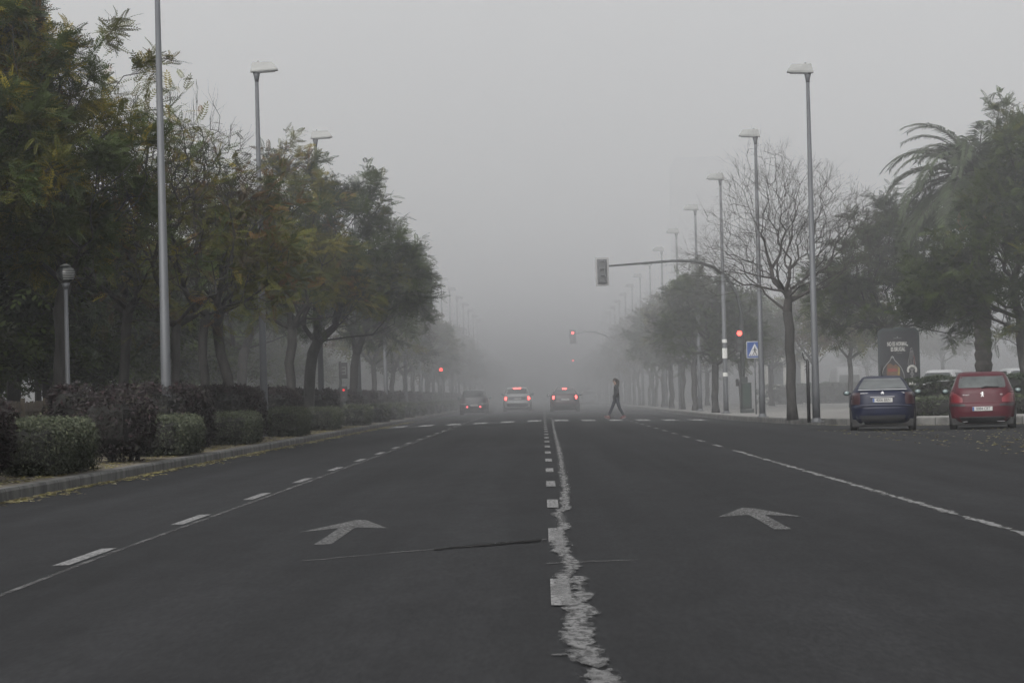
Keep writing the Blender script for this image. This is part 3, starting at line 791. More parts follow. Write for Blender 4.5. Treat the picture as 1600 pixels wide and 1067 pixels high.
BIG1 = tree_meshes(43, 8.3, stem(3.0, (-.3, 0), seed=43), [(0, 0, 5.2, 2.7, 2.4, 2.0), (-1.6, 0, 4.6, 1.6, 1.7, 1.5), (1.6, 0, 4.9, 1.9, 1.8, 1.8), (.2, 0, 6.8, 1.8, 1.6, 1.3), (-.4, 0, 3.6, 2.3, 2.0, .9), (1.9, 0, 3.9, 1.5, 1.5, 1.3)], 560, .18, .005, 5, .6,
                   PIN(12, .34, [(DGREEN, 5), (GREEN, 3), (GREYG, 2), (OLIVE, .5)], clump=1.0))
put_tree('dense_green_tree', 'broad dark green tree rising behind the black advert panel', 'tree', BIG1, (pix_x(1400, 119), 119, KZ), 0, (1.04, 1.0, 1.0))
BIG2 = tree_meshes(44, 10, stem(3.1, (-.2, 0), seed=44), [(-.3, 0, 5.4, 2.2, 2.2, 2.2), (-.3, 0, 8.0, 1.2, 1.3, 1.7), (-.7, 0, 6.6, 1.2, 1.4, 1.4), (.6, 0, 7, 1.6, 1.6, 1.8), (-2.3, 0, 4.6, 1.7, 1.6, 1.6), (-3.1, 0, 3.7, 1.1, 1.2, 1.1), (.0, 0, 3.4, 1.3, 1.3, 1.5), (-1.5, 0, 3.7, 1.3, 1.3, .9), (-.4, 0, 9.2, .8, .8, .9)], 600, .2, .005, 5, .6,
                   PIN(12, .34, [(DGREEN, 5), (GREEN, 4), (OLIVE, 1)], clump=1.0))
put_tree('dense_green_tree', 'tall dark tree with a tufted top at the right edge above the red car', 'tree', BIG2, (pix_x(1606, 106), 106, KZ), 0, 1.0)

# palm
def palm():
    t = thing('palm_tree', 'date palm with a thick dark trunk and arching fronds behind the red car', 'tree', (pix_x(1537, 113), 113, KZ))
    rng = np.random.default_rng(50); mbt = MB()
    zs = np.linspace(0, 8.2, 66); rr = [.30 + .03 * math.sin(i * 2.1) + (.08 if z > 7.3 else 0) + (.06 if z < .4 else 0) for i, z in enumerate(zs)]
    mbt.tube([(0, 0, z) for z in zs], rr, 12); mbt.build('trunk', M['palmbark'], t, False)
    V = []; tints = []; ST0, ST1, SR0, SR1 = [], [], [], []
    for k in range(78):
        az = k * 2.39996 + rng.uniform(-.15, .15); el = R(84 - 106 * (k / 78) ** .9 + rng.uniform(-6, 6)); Lf = rng.uniform(3.2, 4.1)
        h = np.array([math.cos(az), math.sin(az), 0]); side = np.array([-math.sin(az), math.cos(az), 0])
        p = np.array([0, 0, 8.15]) + h * .15; pts = [p]; ang = el; n = 22
        for i in range(n):
            ang -= R(2.6 + 4.6 * (i / n)) * (1.0 if el > 0 else .5)
            ang = max(ang, R(-80)); p = p + (h * math.cos(ang) + np.array([0, 0, math.sin(ang)])) * Lf / n; pts.append(p)
        pts = np.array(pts)
        ST0 += list(pts[:-1]); ST1 += list(pts[1:]); w = np.linspace(.035, .006, n); SR0 += list(w); SR1 += list(w * .93)
        for i in range(3, n + 1):
            tt = (pts[i] - pts[i - 1]); tt /= np.linalg.norm(tt); upn = np.cross(tt, side)
            if upn[2] < 0: upn = -upn
            ll = .7 * math.sin(min(1, (i + 2) / n) * PI * .82 + .25) + .08
            for s_ in (-1, 1):
                for q in (0.0, .33, .66):
                    b = pts[i - 1] * (1 - q) + pts[i] * q
                    dv = side * s_ * .8 + tt * .62 + upn * .22 + rng.normal(size=3) * .07; dv /= np.linalg.norm(dv)
                    wv = np.cross(dv, upn); wv = wv / np.linalg.norm(wv) * .027
                    e = b + dv * ll; e[2] -= .34 * ll; m_ = b + dv * ll * .4
                    V += [b - wv * .5, m_ - wv, e, m_ + wv]
                    c = np.array((.05, .065, .035)) * rng.uniform(.7, 1.3); tints += [c] * 4
    V = np.array(V); Fc = np.arange(len(V)).reshape(-1, 4)
    link('crown', mesh_from('crown', V, Fc, M['leaf'], False, np.array(tints)), t)
    v, f = frusta(np.array(ST0), np.array(ST1), np.array(SR0), np.array(SR1), 4)
    link('frond_stalks', mesh_from('frond_stalks', v, f, M['twig']), t)
    for k, (az, dz) in enumerate(((3.6, 0), (4.6, .1), (5.5, -.05))):       # hanging date bunches
        mbd = MB(); h = (math.cos(az), math.sin(az))
        for j in range(26):
            a_ = random.Random(k * 50 + j); ox, oy = a_.uniform(-.16, .16), a_.uniform(-.16, .16)
            x0, y0 = h[0] * .55, h[1] * .55
            mbd.tube([(h[0] * .2, h[1] * .2, 7.75 + dz), (x0 + ox * .3, y0 + oy * .3, 7.55 + dz), (x0 + ox + h[0] * .2, y0 + oy + h[1] * .2, 7.0 + dz + a_.uniform(-.1, .1)), (x0 + ox * 1.2 + h[0] * .25, y0 + oy * 1.2 + h[1] * .25, 6.5 + dz + a_.uniform(-.15, .1))], [.012, .012, .022, .016], 4)
        mbd.build('date_bunch', M['dates'], t)
palm()

# ------------------------------------------------------------------ hedges and shrubs
def hedge_mesh(seed, L, W, H, tints, leaf=.07, dens=170, rnd_=.16, ragged_=.03, zoff=0.0):
    """clipped bush along +y: dark inner body plus a skin of leaf blades"""
    rng = np.random.default_rng(seed)
    n = int(dens * 2 * (L * H + W * H + L * W * .5))
    # points on a rounded box (superellipsoid)
    d = rng.normal(size=(n * 2, 3)); u = d / np.max(np.abs(d), axis=1, keepdims=True)
    area = np.array([H * L, H * W, L * W]); ax = np.argmax(np.abs(d), axis=1)
    keep = rng.random(len(u)) < (area[ax] / area.max()); u = u[keep]
    u[:, :2] += rng.uniform(-.0, .0, (len(u), 2))
    p = np.sign(u) * np.abs(u)
    nrm = np.sign(u) * np.abs(u) ** 7; nrm /= np.linalg.norm(nrm, axis=1, keepdims=True)
    q = u / (np.sum(np.abs(u) ** 7, axis=1) ** (1 / 7))[:, None]
    half = np.array([W / 2, L / 2, H / 2])
    wob = np.sin(q[:, 1] * L * 1.3 + seed) * .5 + np.sin(q[:, 2] * 5 + q[:, 1] * L * 2.1) * .5
    B = q * half * (1 + .04 * wob[:, None]) - nrm * rng.uniform(0, .12, (len(q), 1)) + nrm * np.abs(rng.normal(size=(len(q), 1))) * ragged_
    B[:, 2] += H / 2 + zoff; ok = B[:, 2] > .02; B, nrm = B[ok], nrm[ok]
    T = TEMPL['simple']
    dd = nrm * .8 + rng.normal(size=B.shape) * .7 + np.array([0, 0, .35]); dd /= np.linalg.norm(dd, axis=1, keepdims=True)
    upv = rng.normal(size=B.shape); y = np.cross(upv, dd); y /= np.linalg.norm(y, axis=1, keepdims=True); z = np.cross(dd, y)
    sz = leaf * rng.uniform(.6, 1.4, len(B))
    V = np.einsum('tkc,ncd->ntkd', T, np.stack([dd, y, z], axis=1)) * sz[:, None, None, None] + B[:, None, None, :]
    cols = np.array([c for c, _ in tints]); w = np.array([k for _, k in tints], float); w /= w.sum()
    ci = rng.choice(len(cols), len(B), p=w); tn = cols[ci] * rng.uniform(.6, 1.35, (len(B), 1))
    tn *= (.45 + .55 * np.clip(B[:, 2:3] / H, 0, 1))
    Vl = V.reshape(-1, 3); Fl = np.arange(len(Vl)).reshape(-1, 4); tl = np.repeat(tn, T.shape[0] * 4, axis=0)
    # inner body
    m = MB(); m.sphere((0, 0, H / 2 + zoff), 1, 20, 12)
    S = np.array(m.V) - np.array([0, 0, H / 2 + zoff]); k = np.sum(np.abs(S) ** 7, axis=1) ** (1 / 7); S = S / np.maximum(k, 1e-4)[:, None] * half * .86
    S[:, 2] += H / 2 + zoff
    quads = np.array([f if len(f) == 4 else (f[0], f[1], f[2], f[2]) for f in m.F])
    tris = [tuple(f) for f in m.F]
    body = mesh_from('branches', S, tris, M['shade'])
    return mesh_from('foliage', Vl, Fl, M['hedge'], False, tl), body

GRN = [((.056, .064, .042), 4), ((.04, .048, .03), 4), ((.085, .09, .055), 1)]
PUR = [((.02, .0145, .016), 4), ((.015, .013, .013), 4), ((.03, .017, .019), 1), ((.024, .024, .016), 1)]
def bush(name, label, cat, loc, meshes, group=None, stems=None):
    t = thing(name, label, cat, loc, 0, group); link('foliage', meshes[0], t); link('branches', meshes[1], t)
    if stems:
        for k in range(stems):
            mbs = MB(); r = random.Random(k); x, y = r.uniform(-.22, .22), r.uniform(-1.2, 1.0)
            mbs.tube([(x, y, 0), (x + .05, y, .3), (x, y + .04, .6)], [.045, .035, .03], 6); mbs.build('stem', M['bark'], t)
    return t
S_near = [hedge_mesh(61, 4.2, .92, .72, GRN, .026, 1500, ragged_=.035), hedge_mesh(62, 4.6, .95, .68, GRN, .03, 1000, ragged_=.03)]
S_far = hedge_mesh(63, 5.0, .9, .68, GRN, .09, 110)
P_near = [hedge_mesh(64, 5.2, 1.5, 1.15, PUR, .045, 620, ragged_=.07, zoff=.2), hedge_mesh(65, 6.4, 1.7, 1.25, PUR, .05, 420, ragged_=.05)]
P_far = hedge_mesh(66, 6.6, 1.7, 1.2, PUR, .11, 80, ragged_=.05)
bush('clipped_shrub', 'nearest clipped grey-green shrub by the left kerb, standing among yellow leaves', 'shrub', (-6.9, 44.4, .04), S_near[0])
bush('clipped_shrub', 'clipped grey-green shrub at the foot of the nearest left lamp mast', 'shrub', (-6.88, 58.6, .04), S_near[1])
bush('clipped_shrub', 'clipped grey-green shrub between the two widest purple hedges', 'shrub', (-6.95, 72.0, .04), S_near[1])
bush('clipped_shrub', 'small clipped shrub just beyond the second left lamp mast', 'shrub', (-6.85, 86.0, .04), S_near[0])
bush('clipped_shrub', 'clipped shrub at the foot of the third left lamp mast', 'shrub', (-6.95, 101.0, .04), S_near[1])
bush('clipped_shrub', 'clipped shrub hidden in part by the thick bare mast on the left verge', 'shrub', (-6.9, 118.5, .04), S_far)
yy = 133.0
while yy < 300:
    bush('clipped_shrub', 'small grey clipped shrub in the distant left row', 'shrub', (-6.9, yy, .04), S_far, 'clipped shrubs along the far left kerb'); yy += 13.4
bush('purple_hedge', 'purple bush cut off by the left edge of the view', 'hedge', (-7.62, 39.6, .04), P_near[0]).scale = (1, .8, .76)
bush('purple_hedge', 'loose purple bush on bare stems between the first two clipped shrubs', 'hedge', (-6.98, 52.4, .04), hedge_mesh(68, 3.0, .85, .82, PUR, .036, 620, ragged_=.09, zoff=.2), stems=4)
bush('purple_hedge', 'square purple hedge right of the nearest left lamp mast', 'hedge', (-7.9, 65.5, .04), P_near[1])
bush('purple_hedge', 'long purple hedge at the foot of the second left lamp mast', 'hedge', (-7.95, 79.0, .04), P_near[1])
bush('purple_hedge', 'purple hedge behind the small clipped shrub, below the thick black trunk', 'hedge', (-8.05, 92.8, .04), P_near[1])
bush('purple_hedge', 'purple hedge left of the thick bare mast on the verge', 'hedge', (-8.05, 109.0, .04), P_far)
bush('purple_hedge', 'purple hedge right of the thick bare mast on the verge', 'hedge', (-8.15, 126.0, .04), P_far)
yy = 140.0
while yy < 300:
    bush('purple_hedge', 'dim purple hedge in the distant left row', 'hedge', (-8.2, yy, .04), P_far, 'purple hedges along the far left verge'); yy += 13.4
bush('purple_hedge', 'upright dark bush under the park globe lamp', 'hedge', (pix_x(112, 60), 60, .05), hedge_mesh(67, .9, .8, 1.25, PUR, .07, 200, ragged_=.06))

HG = [((.03, .04, .022), 4), ((.02, .03, .016), 4), ((.045, .052, .03), 1)]
def hedge_between(label, a, b_, W, H, seed, tints=HG, leaf=.08, dens=110):
    a, b_ = Vector(a), Vector(b_); L = (b_ - a).length; mid = (a + b_) / 2
    ang = math.atan2(-(b_ - a).x, (b_ - a).y)
    ms = hedge_mesh(seed, L, W, H, tints, leaf, dens)
    t = thing('hedge', label, 'hedge', (mid.x, mid.y, KZ), ang); link('foliage', ms[0], t); link('branches', ms[1], t)
hedge_between('low clipped green hedge behind the two parked cars', (10.9, 101.6), (23, 97.6), 1.1, .55, 71, [((.05, .062, .032), 4), ((.035, .045, .024), 3)], dens=230)
hedge_between('taller dark hedge behind the low hedge and the advert', (11.2, 104.6), (25, 100.2), 1.3, 1.2, 72, dens=230)
hedge_between('long dark hedge at the back of the plaza on the right', (14.2, 207), (24, 199), 1.5, 1.2, 73, leaf=.14, dens=60)

# fallen leaves along the left kerb, the shrubs and the right parking bay
def litter(name, n, sampler, seed, size, tints):
    rng = np.random.default_rng(seed); B = np.array([sampler(rng) for _ in range(n)])
    a_ = rng.uniform(0, 2 * PI, n); T = np.array([[-.5, 0, 0], [0, .3, .1], [.5, 0, .05], [0, -.3, .12]])
    c, s = np.cos(a_), np.sin(a_); sz = size * rng.uniform(.5, 1.4, n)
    Vx = (T[None, :, 0] * c[:, None] - T[None, :, 1] * s[:, None]) * sz[:, None] + B[:, 0:1]
    Vy = (T[None, :, 0] * s[:, None] + T[None, :, 1] * c[:, None]) * sz[:, None] + B[:, 1:2]
    Vz = T[None, :, 2] * sz[:, None] + B[:, 2:3] + .012
    V = np.stack([Vx, Vy, Vz], axis=2).reshape(-1, 3)
    cols = np.array([t for t, _ in tints]); w = np.array([k for _, k in tints], float); w /= w.sum()
    tn = np.repeat(cols[rng.choice(len(cols), n, p=w)] * rng.uniform(.6, 1.3, (n, 1)), 4, axis=0)
    o = link(name, mesh_from(name, V, np.arange(n * 4).reshape(-1, 4), M['leaf'], False, tn)); tag(o, kind='stuff'); return o
LT = [((.27, .24, .09), 3), ((.2, .17, .08), 3), ((.12, .1, .06), 3), ((.33, .31, .18), 2)]
def s_kerb(r):
    y = 28 + 120 * r.random() ** 1.3; x = -6.22 + abs(r.normal()) * .11 * (1 + .8 * (math.sin(y * .7) > .2)); return (x, y, road_z(x))
def s_verge(r):
    y = 34 + 80 * r.random() ** 1.2; x = -6.42 - abs(r.normal()) * .55; return (x, y, vz(x))
def s_bay(r):
    x = 7.2 + 5.5 * r.random(); y = 45 + 40 * r.random(); k = abs(math.sin(x * 2.1) * math.sin(y * .35)); y += k; return (x, y, road_z(x))
def s_kerbr(r):
    x = 8.6 + 6 * r.random(); y = float(np.interp(x, [8.4, 9.35, 11.65, 14, 18], [101.5, 98, 95, 93, 91])) - .15 - abs(r.normal()) * .35; return (x, y, road_z(x))
litter('fallen_leaves', 3200, s_kerb, 81, .085, LT)
litter('fallen_leaves', 2600, s_verge, 82, .085, LT)
litter('fallen_leaves', 520, s_bay, 83, .1, LT)
litter('fallen_leaves', 500, s_kerbr, 84, .08, LT)

# ------------------------------------------------------------------ street lamps
def street_lamp(label, x, y, z, facing, H=10.0, group=None):
    t = thing('street_lamp', label, 'street lamp', (x, y, z), 0 if facing > 0 else PI, group)
    return t
def lamp_parts(t):
    m = MB(); m.tube([(0, 0, 0), (0, 0, .9), (0, 0, 9.55)], [.112, .105, .05], 14); pole = m.build('pole', M['galv'], t, True)
    m = MB(); m.box((0, -.108, .75), (.11, .02, .34), bev=.006); m.build('service_door', M['galv'], pole)
    m = MB(); m.box((0, 0, .012), (.42, .42, .024), bev=.006); m.tube([(0, 0, .02), (0, 0, .12)], [.15, .115], 14); m.build('base_plate', M['galv'], t)
    m = MB(); m.tube([(0, 0, 9.5), (0, 0, 9.62), (0, 0, 9.78)], [.052, .07, .105], 12); m.build('neck', M['galv'], t, True)
    # luminaire: wedge shell towards the road (+x)
    b0, b1 = 9.76, 10.02
    bot = [(-.16, -.15, b0), (.56, -.17, b0 + .03), (.56, .17, b0 + .03), (-.16, .15, b0)]
    midr = [(-.15, -.15, b0 + .05), (.57, -.175, b0 + .07), (.57, .175, b0 + .07), (-.15, .15, b0 + .05)]
    top = [(-.1, -.11, b1), (.44, -.12, b1 - .005), (.44, .12, b1 - .005), (-.1, .11, b1)]
    V = bot + midr + top; Fc = [(3, 2, 1, 0), (8, 9, 10, 11)]
    for k in (0, 4):
        for i in range(4): Fc.append((k + i, k + (i + 1) % 4, k + 4 + (i + 1) % 4, k + 4 + i))
    m = MB(); m.add(V, Fc); m.box((.05, 0, b1 + .02), (.05, .05, .05), bev=.01); lum = m.build('luminaire', M['galvlight'], t)
    m = MB(); m.box((.24, 0, b0 + .004), (.5, .24, .03), rot=(0, -.042, 0), bev=.008); m.build('lamp_glass', M['lens'], lum)
proto = None
def add_lamp(label, x, y, z, facing, group=None):
    global proto
    if proto is None:
        proto = thing('street_lamp', label, 'street lamp', (x, y, z), 0, group); lamp_parts(proto); o = proto
    else:
        o = dup(proto); o['label'] = label
        if group: o['group'] = group
        elif 'group' in o: del o['group']
    o.location = (x, y, z); o.rotation_euler = (0, 0, 0 if facing > 0 else PI)
    return o
LL = ['nearest street lamp on the left, its head above the top of the view', 'street lamp on the left with the highest visible head, over the bare twigs', 'second visible lamp head on the left, above the dense green trees', 'thick bare lamp mast on the left verge rising into the overhanging green crown']
for i in range(18):
    y = 63.3 + 22.2 * i
    if i < 4: add_lamp(LL[i], -7.45, y, .035, 1)
    else: add_lamp('distant lamp mast on the left verge half lost in trees and fog', -7.45, y, .035, 1, 'distant lamps on the left verge')
RL = ['nearest street lamp on the right pavement with the tallest mast beside the bare tree', 'second street lamp on the right, its mast just right of the crossing sign', 'third street lamp on the right, its mast marked with white stickers', 'fourth street lamp on the right with a faint head above the bare twigs', 'fifth street lamp on the right, a faint head near the pale tower', 'sixth street lamp on the right, a ghostly head above the signal arm']
for i in range(17):
    y = 89.5 + 22.0 * i
    if i < 6: o = add_lamp(RL[i], 7.63, y, KZ, -1)
    else: o = add_lamp('distant lamp on the right pavement almost lost in the fog', 7.63, y, KZ, -1, 'distant lamps on the right pavement')
    if i == 2:
        m = MB()
        for z0, hh in ((2.95, .14), (2.3, .42), (1.55, .16)):
            n = 10; V = []
            for k in range(n + 1):
                a_ = PI * (.1 + .8 * k / n); V += [(.112 * math.cos(a_), .112 * math.sin(a_), z0), (.112 * math.cos(a_), .112 * math.sin(a_), z0 + hh)]
            m.add(V, [(2 * k, 2 * k + 2, 2 * k + 3, 2 * k + 1) for k in range(n)])
        m.build('sticker', M['sticker'], o)

# park globe lamp, left
gx, gy = pix_x(112, 65), 65
t = thing('globe_lamp', 'park lamp with a dark ribbed globe on a slim pale pole among the left trees', 'park lamp', (gx - .08, gy, .06))
m = MB(); m.tube([(0, 0, 0), (0, 0, .5), (0, 0, 3.35)], [.07, .05, .04], 10); m.build('pole', M['galv'], t, True)
m = MB(); m.tube([(0, 0, 3.3), (0, 0, 3.42)], [.05, .09], 10); m.build('collar', M['galv'], t, True)
m = MB(); m.sphere((0, 0, 3.6), .19); gl = m.build('globe', M['globe'], t, True)
m = MB()
for k in range(7):
    z = -.11 + k * .035; rr = math.sqrt(.196 ** 2 - z * z); n = 14; V = []
    for j in range(n + 1):
        a_ = -PI * .55 + PI * .6 * j / n; V += [(rr * math.cos(a_), rr * math.sin(a_), 3.6 + z), (rr * math.cos(a_), rr * math.sin(a_), 3.6 + z + .016)]
    m.add(V, [(2 * j, 2 * j + 2, 2 * j + 3, 2 * j + 1) for j in range(n)])
m.build('louvre', M['louvre'], gl)
m = MB(); m.tube([(0, 0, 3.77), (0, 0, 3.81)], [.12, .03], 12); m.build('cap', M['louvre'], gl, True)

# low slat fence at the left park edge with short posts
t = thing('slat_fence', 'low brown slat fence along the park behind the left hedges', 'fence', (-11.0, 40, .07))
m = MB(); r = random.Random(9)
y = 0
while y < 75:
    m.box((r.uniform(-.01, .01), y, .52 + r.uniform(-.03, .03)), (.025, .105, 1.0)); y += .13
m.build('slats', M['slat'], t)
m = MB(); m.box((.05, 37.5, .3), (.05, 75.2, .07)); m.box((.05, 37.5, .85), (.05, 75.2, .07)); m.build('rail', M['slat'], t)
for k in range(0, 26): 
    m = MB(); m.box((.1, k * 3.0, .55), (.09, .09, 1.1), bev=.01); m.build('post', M['slat'], t)
t = thing('bollard', 'short dark green post left of the nearest left lamp mast', 'bollard', (pix_x(231, 66), 66, .05))
m = MB(); m.tube([(0, 0, 0), (0, 0, .74), (0, 0, .8)], [.065, .065, .045], 12); m.build('post', M['greenpost'], t, True)
m = MB(); m.tube([(0, 0, .62), (0, 0, .68)], [.068, .068], 12); m.build('band', M['darkmetal'], t, True)

# ------------------------------------------------------------------ traffic signals
def signal_head(name, parent, c, lit, scale=1.0, back=True, redmat='red', lens_lit=0):
    """three-lens head facing the camera (-y); c is the centre"""
    x, y, z = c; s = scale
    if back:
        m = MB(); m.box((x, y + .06 * s, z), (.56 * s, .03 * s, 1.2 * s), bev=.012 * s); bp = m.build('backplate', M['whiteedge'], parent)
        m = MB(); m.box((x, y + .04 * s, z), (.41 * s, .03 * s, 1.05 * s), bev=.012 * s); m.build('backplate_face', M['greyplastic'], bp)
    m = MB(); m.box((x, y - .03 * s, z), (.31 * s, .18 * s, .96 * s), bev=.02 * s); h = m.build(name, M['greyplastic' if back else 'blackplastic'], parent)
    for k in range(3):
        lz = z + (.31 - .31 * k) * s; m = MB(); m.disc((x, y - .128 * s, lz), .105 * s)
        l = m.build('lens', M[redmat] if (lit and k == lens_lit) else M['offlens'], h)
        n = 16; V = []
        for j in range(n + 1):
            a_ = PI * (-.12 + 1.24 * j / n); V += [(x + .122 * s * math.cos(a_), y - .12 * s, lz + .122 * s * math.sin(a_)), (x + .125 * s * math.cos(a_), y - (.12 + .16 * math.sin(max(0, min(PI, a_))) + .03) * s, lz + .125 * s * math.sin(a_))]
        m = MB(); m.add(V, [(2 * j, 2 * j + 2, 2 * j + 3, 2 * j + 1) for j in range(n)]); m.build('visor', M['blackplastic'], l)
    return h

def mast_signal(label, px_mast, d, px_head, py_head, py_arm, armed_low, group=None, redmat='red', lit_arm=False):
    X = pix_x(px_mast, d); t = thing('traffic_light_mast', label, 'traffic light', (X, d, KZ), 0, group)
    hx, _, hz = at(px_head, py_head, d); hx -= X; hz -= KZ
    az = hz + .26
    m = MB(); m.tube([(0, 0, 0), (0, 0, 1.0), (0, 0, az - 2.1), (-.15, 0, az - 1.35), (-.55, 0, az - .65), (-1.15, 0, az - .18), (-1.9, 0, az + .08), (-2.8, 0, az + .12), (hx + .29, 0, az - .03)], [.115, .1, .085, .08, .075, .07, .065, .055, .04], 12)
    m.build('mast', M['darkmetal'] if armed_low else M['galv'], t, True)
    signal_head('signal_head', t, (hx, -.05, hz), lit_arm, 1.0, True, redmat)
    if armed_low:
        lx, _, lz = at(1154.5, 521, d); signal_head('signal_head', t, (lx - X, -.2, lz - KZ - .31), True, 1.0, False)
        m = MB(); m.box((.0, -.1, 2.25), (.1, .22, .06)); m.box((.0, -.1, 3.25), (.1, .22, .06)); m.build('bracket', M['darkmetal'], t)
    return t
ms = mast_signal('dark curved traffic light mast with an unlit head overhead and a red light below', 1161, 135, 941, 424.5, 415, True)
# cabinet strapped to the mast foot
m = MB(); m.box((.14, -.02, .72), (.40, .34, 1.1), bev=.02); m.box((.05, -.02, 1.35), (.28, .3, .34), bev=.02); cab = m.build('control_cabinet', M['darkmetal'], ms)
m = MB(); m.box((.14, -.02, .08), (.56, .42, .16), bev=.02); m.build('plinth', M['darkmetal'], cab)
m = MB(); m.box((.14, -.195, .75), (.33, .012, .92), bev=.004); m.build('door', M['greenpost'], cab)
m = MB(); m.box((-.24, -.03, 1.28), (.13, .16, .3), bev=.02); m.tube([(-.2, -.03, 1.28), (0, 0, 1.28)], .02, 6); m.build('push_button_box', M['blackplastic'], ms)
mast_signal('second overhead traffic light on the right, lit red on a thin arm in the fog', 968, 268, 895, 526, 515, False, None, 'redfar', True)
mast_signal('farthest overhead traffic light on the right, a small red dot in the fog', 935, 470, 895.7, 566.5, 560, False, None, 'redveryfar', True)

def ped_signal(label, px, py, d, size, redmat='red'):
    x, _, z = at(px, py, d); t = thing('pedestrian_signal', label, 'traffic light', (x, d, .04))
    m = MB(); m.tube([(0, .12, 0), (0, .12, z + .1)], [.06, .05], 10); m.build('pole', M['galv'], t, True)
    m = MB(); m.box((0, 0, z - .14), (.28, .16, .58), bev=.02); h = m.build('signal_head', M['blackplastic'], t)
    for k in range(2):
        m = MB(); m.disc((0, -.085, z - .28 * k), .095 * size); m.build('lens', M[redmat] if k == 0 else M['offlens'], h)
ped_signal('lit red signal on a post by the left verge near the dark estate car', 689, 578.5, 222, 1.2, 'red')
ped_signal('small dim red signal low behind the purple hedge on the left', 537, 611, 122, .48, 'dimred')

# crossing sign
sd = 126.0; sx, _, sz = at(1179, 546.5, sd)
t = thing('crossing_sign', 'blue square pedestrian crossing sign with a white triangle on a thin grey post', 'road sign', (sx, sd, KZ))
h = sz - KZ
m = MB(); m.tube([(0, .03, 0), (0, .03, h + .32)], .028, 8); m.build('post', M['galv'], t, True)
m = MB(); m.box((0, 0, h), (.64, .022, .66), bev=.006); pl = m.build('panel_edge', M['signwhite'], t)
m = MB(); m.box((0, -.012, h), (.60, .008, .62), bev=.002); fc = m.build('panel', M['signblue'], t)
m = MB(); m.poly([(-.25, -.0185, h - .24), (.25, -.0185, h - .24), (0, -.0185, h + .25)]); m.build('triangle', M['signwhite'], fc)
m = MB(); yq = -.021
m.disc((.0, yq, h + .09), .026, n=12)
m.poly([(-.03, yq, h + .055), (.03, yq, h + .055), (.035, yq, h - .06), (-.03, yq, h - .06)])
m.poly([(-.03, yq - .001, h - .06), (.0, yq - .001, h - .06), (-.05, yq - .001, h - .19), (-.085, yq - .001, h - .19)])
m.poly([(.0, yq - .002, h - .06), (.035, yq - .002, h - .06), (.085, yq - .002, h - .19), (.05, yq - .002, h - .19)])
m.poly([(-.03, yq - .001, h + .05), (-.03, yq - .001, h + .02), (-.085, yq - .001, h - .05), (-.1, yq - .001, h - .03)])
m.poly([(.03, yq - .001, h + .05), (.1, yq - .001, h - .03), (.085, yq - .001, h - .05), (.03, yq - .001, h + .02)])
for k in range(5):
    x0 = -.2 + k * .085; m.poly([(x0, yq - .003, h - .225), (x0 + .045, yq - .003, h - .225), (x0 + .055 - k * .006, yq - .003, h - .185), (x0 + .018 - k * .003, yq - .003, h - .185)])
m.build('walker_symbol', M['signblack'], fc)
# dark thin post in front of the nearest right lamp
t = thing('dark_post', 'thin dark post standing close against the nearest right lamp mast', 'post', (pix_x(1262.5, 89), 89, KZ))
m = MB(); m.tube([(0, 0, 0), (0, 0, 1.7), (.0, 0, 1.75)], [.05, .045, .02], 8); m.build('shaft', M['blackplastic'], t, True)
m = MB(); m.tube([(0, 0, 1.68), (-.1, 0, 1.78), (-.14, 0, 1.95)], [.02, .016, .012], 6); m.build('hook', M['blackplastic'], t, True)
# sign among the left trees (dark frame with a pale striped face)
sx2, _, sz2 = at(536, 579, 124)
t = thing('info_sign', 'small dark sign with a pale square pattern behind the left hedges', 'road sign', (sx2, 124, .06))
m = MB(); m.tube([(-.12, .05, 0), (-.12, .05, sz2 + .3)], .05, 8); m.build('post', M['darkmetal'], t, True)
m = MB(); m.box((.0, 0, sz2 - .06), (.34, .04, .62), bev=.01); pn = m.build('panel', M['blackplastic'], t)
m = MB()
for dx, dz, w, hgt in ((.03, .13, .16, .05), (.03, -.0, .16, .05), (.03, -.13, .16, .05), (.1, .06, .03, .08), (.1, -.07, .03, .08)): m.box((dx, -.026, sz2 - .06 + dz), (w, .006, hgt))
m.build('pale_marks', M['greymark'], pn)

# ------------------------------------------------------------------ advert panel
def text_mesh(name, s, size, m, parent, loc, rot=(PI / 2, 0, 0), align='CENTER', bold=0.0, sx=1.0, ext=.0015):
    cu = bpy.data.curves.new(name, 'FONT'); cu.body = s; cu.size = size; cu.align_x = align; cu.align_y = 'CENTER'; cu.extrude = ext; cu.offset = bold
    o = bpy.data.objects.new(name, cu); COL.objects.link(o)
    dg = bpy.context.evaluated_depsgraph_get(); me = bpy.data.meshes.new_from_object(o.evaluated_get(dg))
    bpy.data.objects.remove(o)
    me.materials.clear(); me.materials.append(m)
    r = link(name, me, parent, loc, rot); r.scale = (sx, 1, 1); return r
ad = 110.0; ax = pix_x(1405, ad)
t = thing('advert_panel', 'tall black rum advert panel with rounded corners behind the blue car', 'advert panel', (ax, ad, KZ), R(-6))
def rrect(w, h, r, n=6):
    P = []
    for cx, cz, a0 in ((w / 2 - r, h - r, 0), (-w / 2 + r, h - r, PI / 2), (-w / 2 + .03, .03, PI), (w / 2 - .03, .03, 1.5 * PI)):
        rr = r if cz > .5 else .03
        for k in range(n + 1):
            a_ = a0 + PI / 2 * k / n; P.append((cx + rr * math.cos(a_), cz + rr * math.sin(a_)))
    return P
def plate(mb, P, y0, y1):
    n = len(P); V = [(x, y0, z) for x, z in P] + [(x, y1, z) for x, z in P]
    mb.add(V, [tuple(range(n)), tuple(range(2 * n - 1, n - 1, -1))] + [(i, n + i, n + (i + 1) % n, (i + 1) % n) for i in range(n)])
m = MB(); plate(m, [(x, z + .35) for x, z in rrect(1.42, 2.6, .22)], -.02, .34); m.build('housing', M['posterframe'], t)
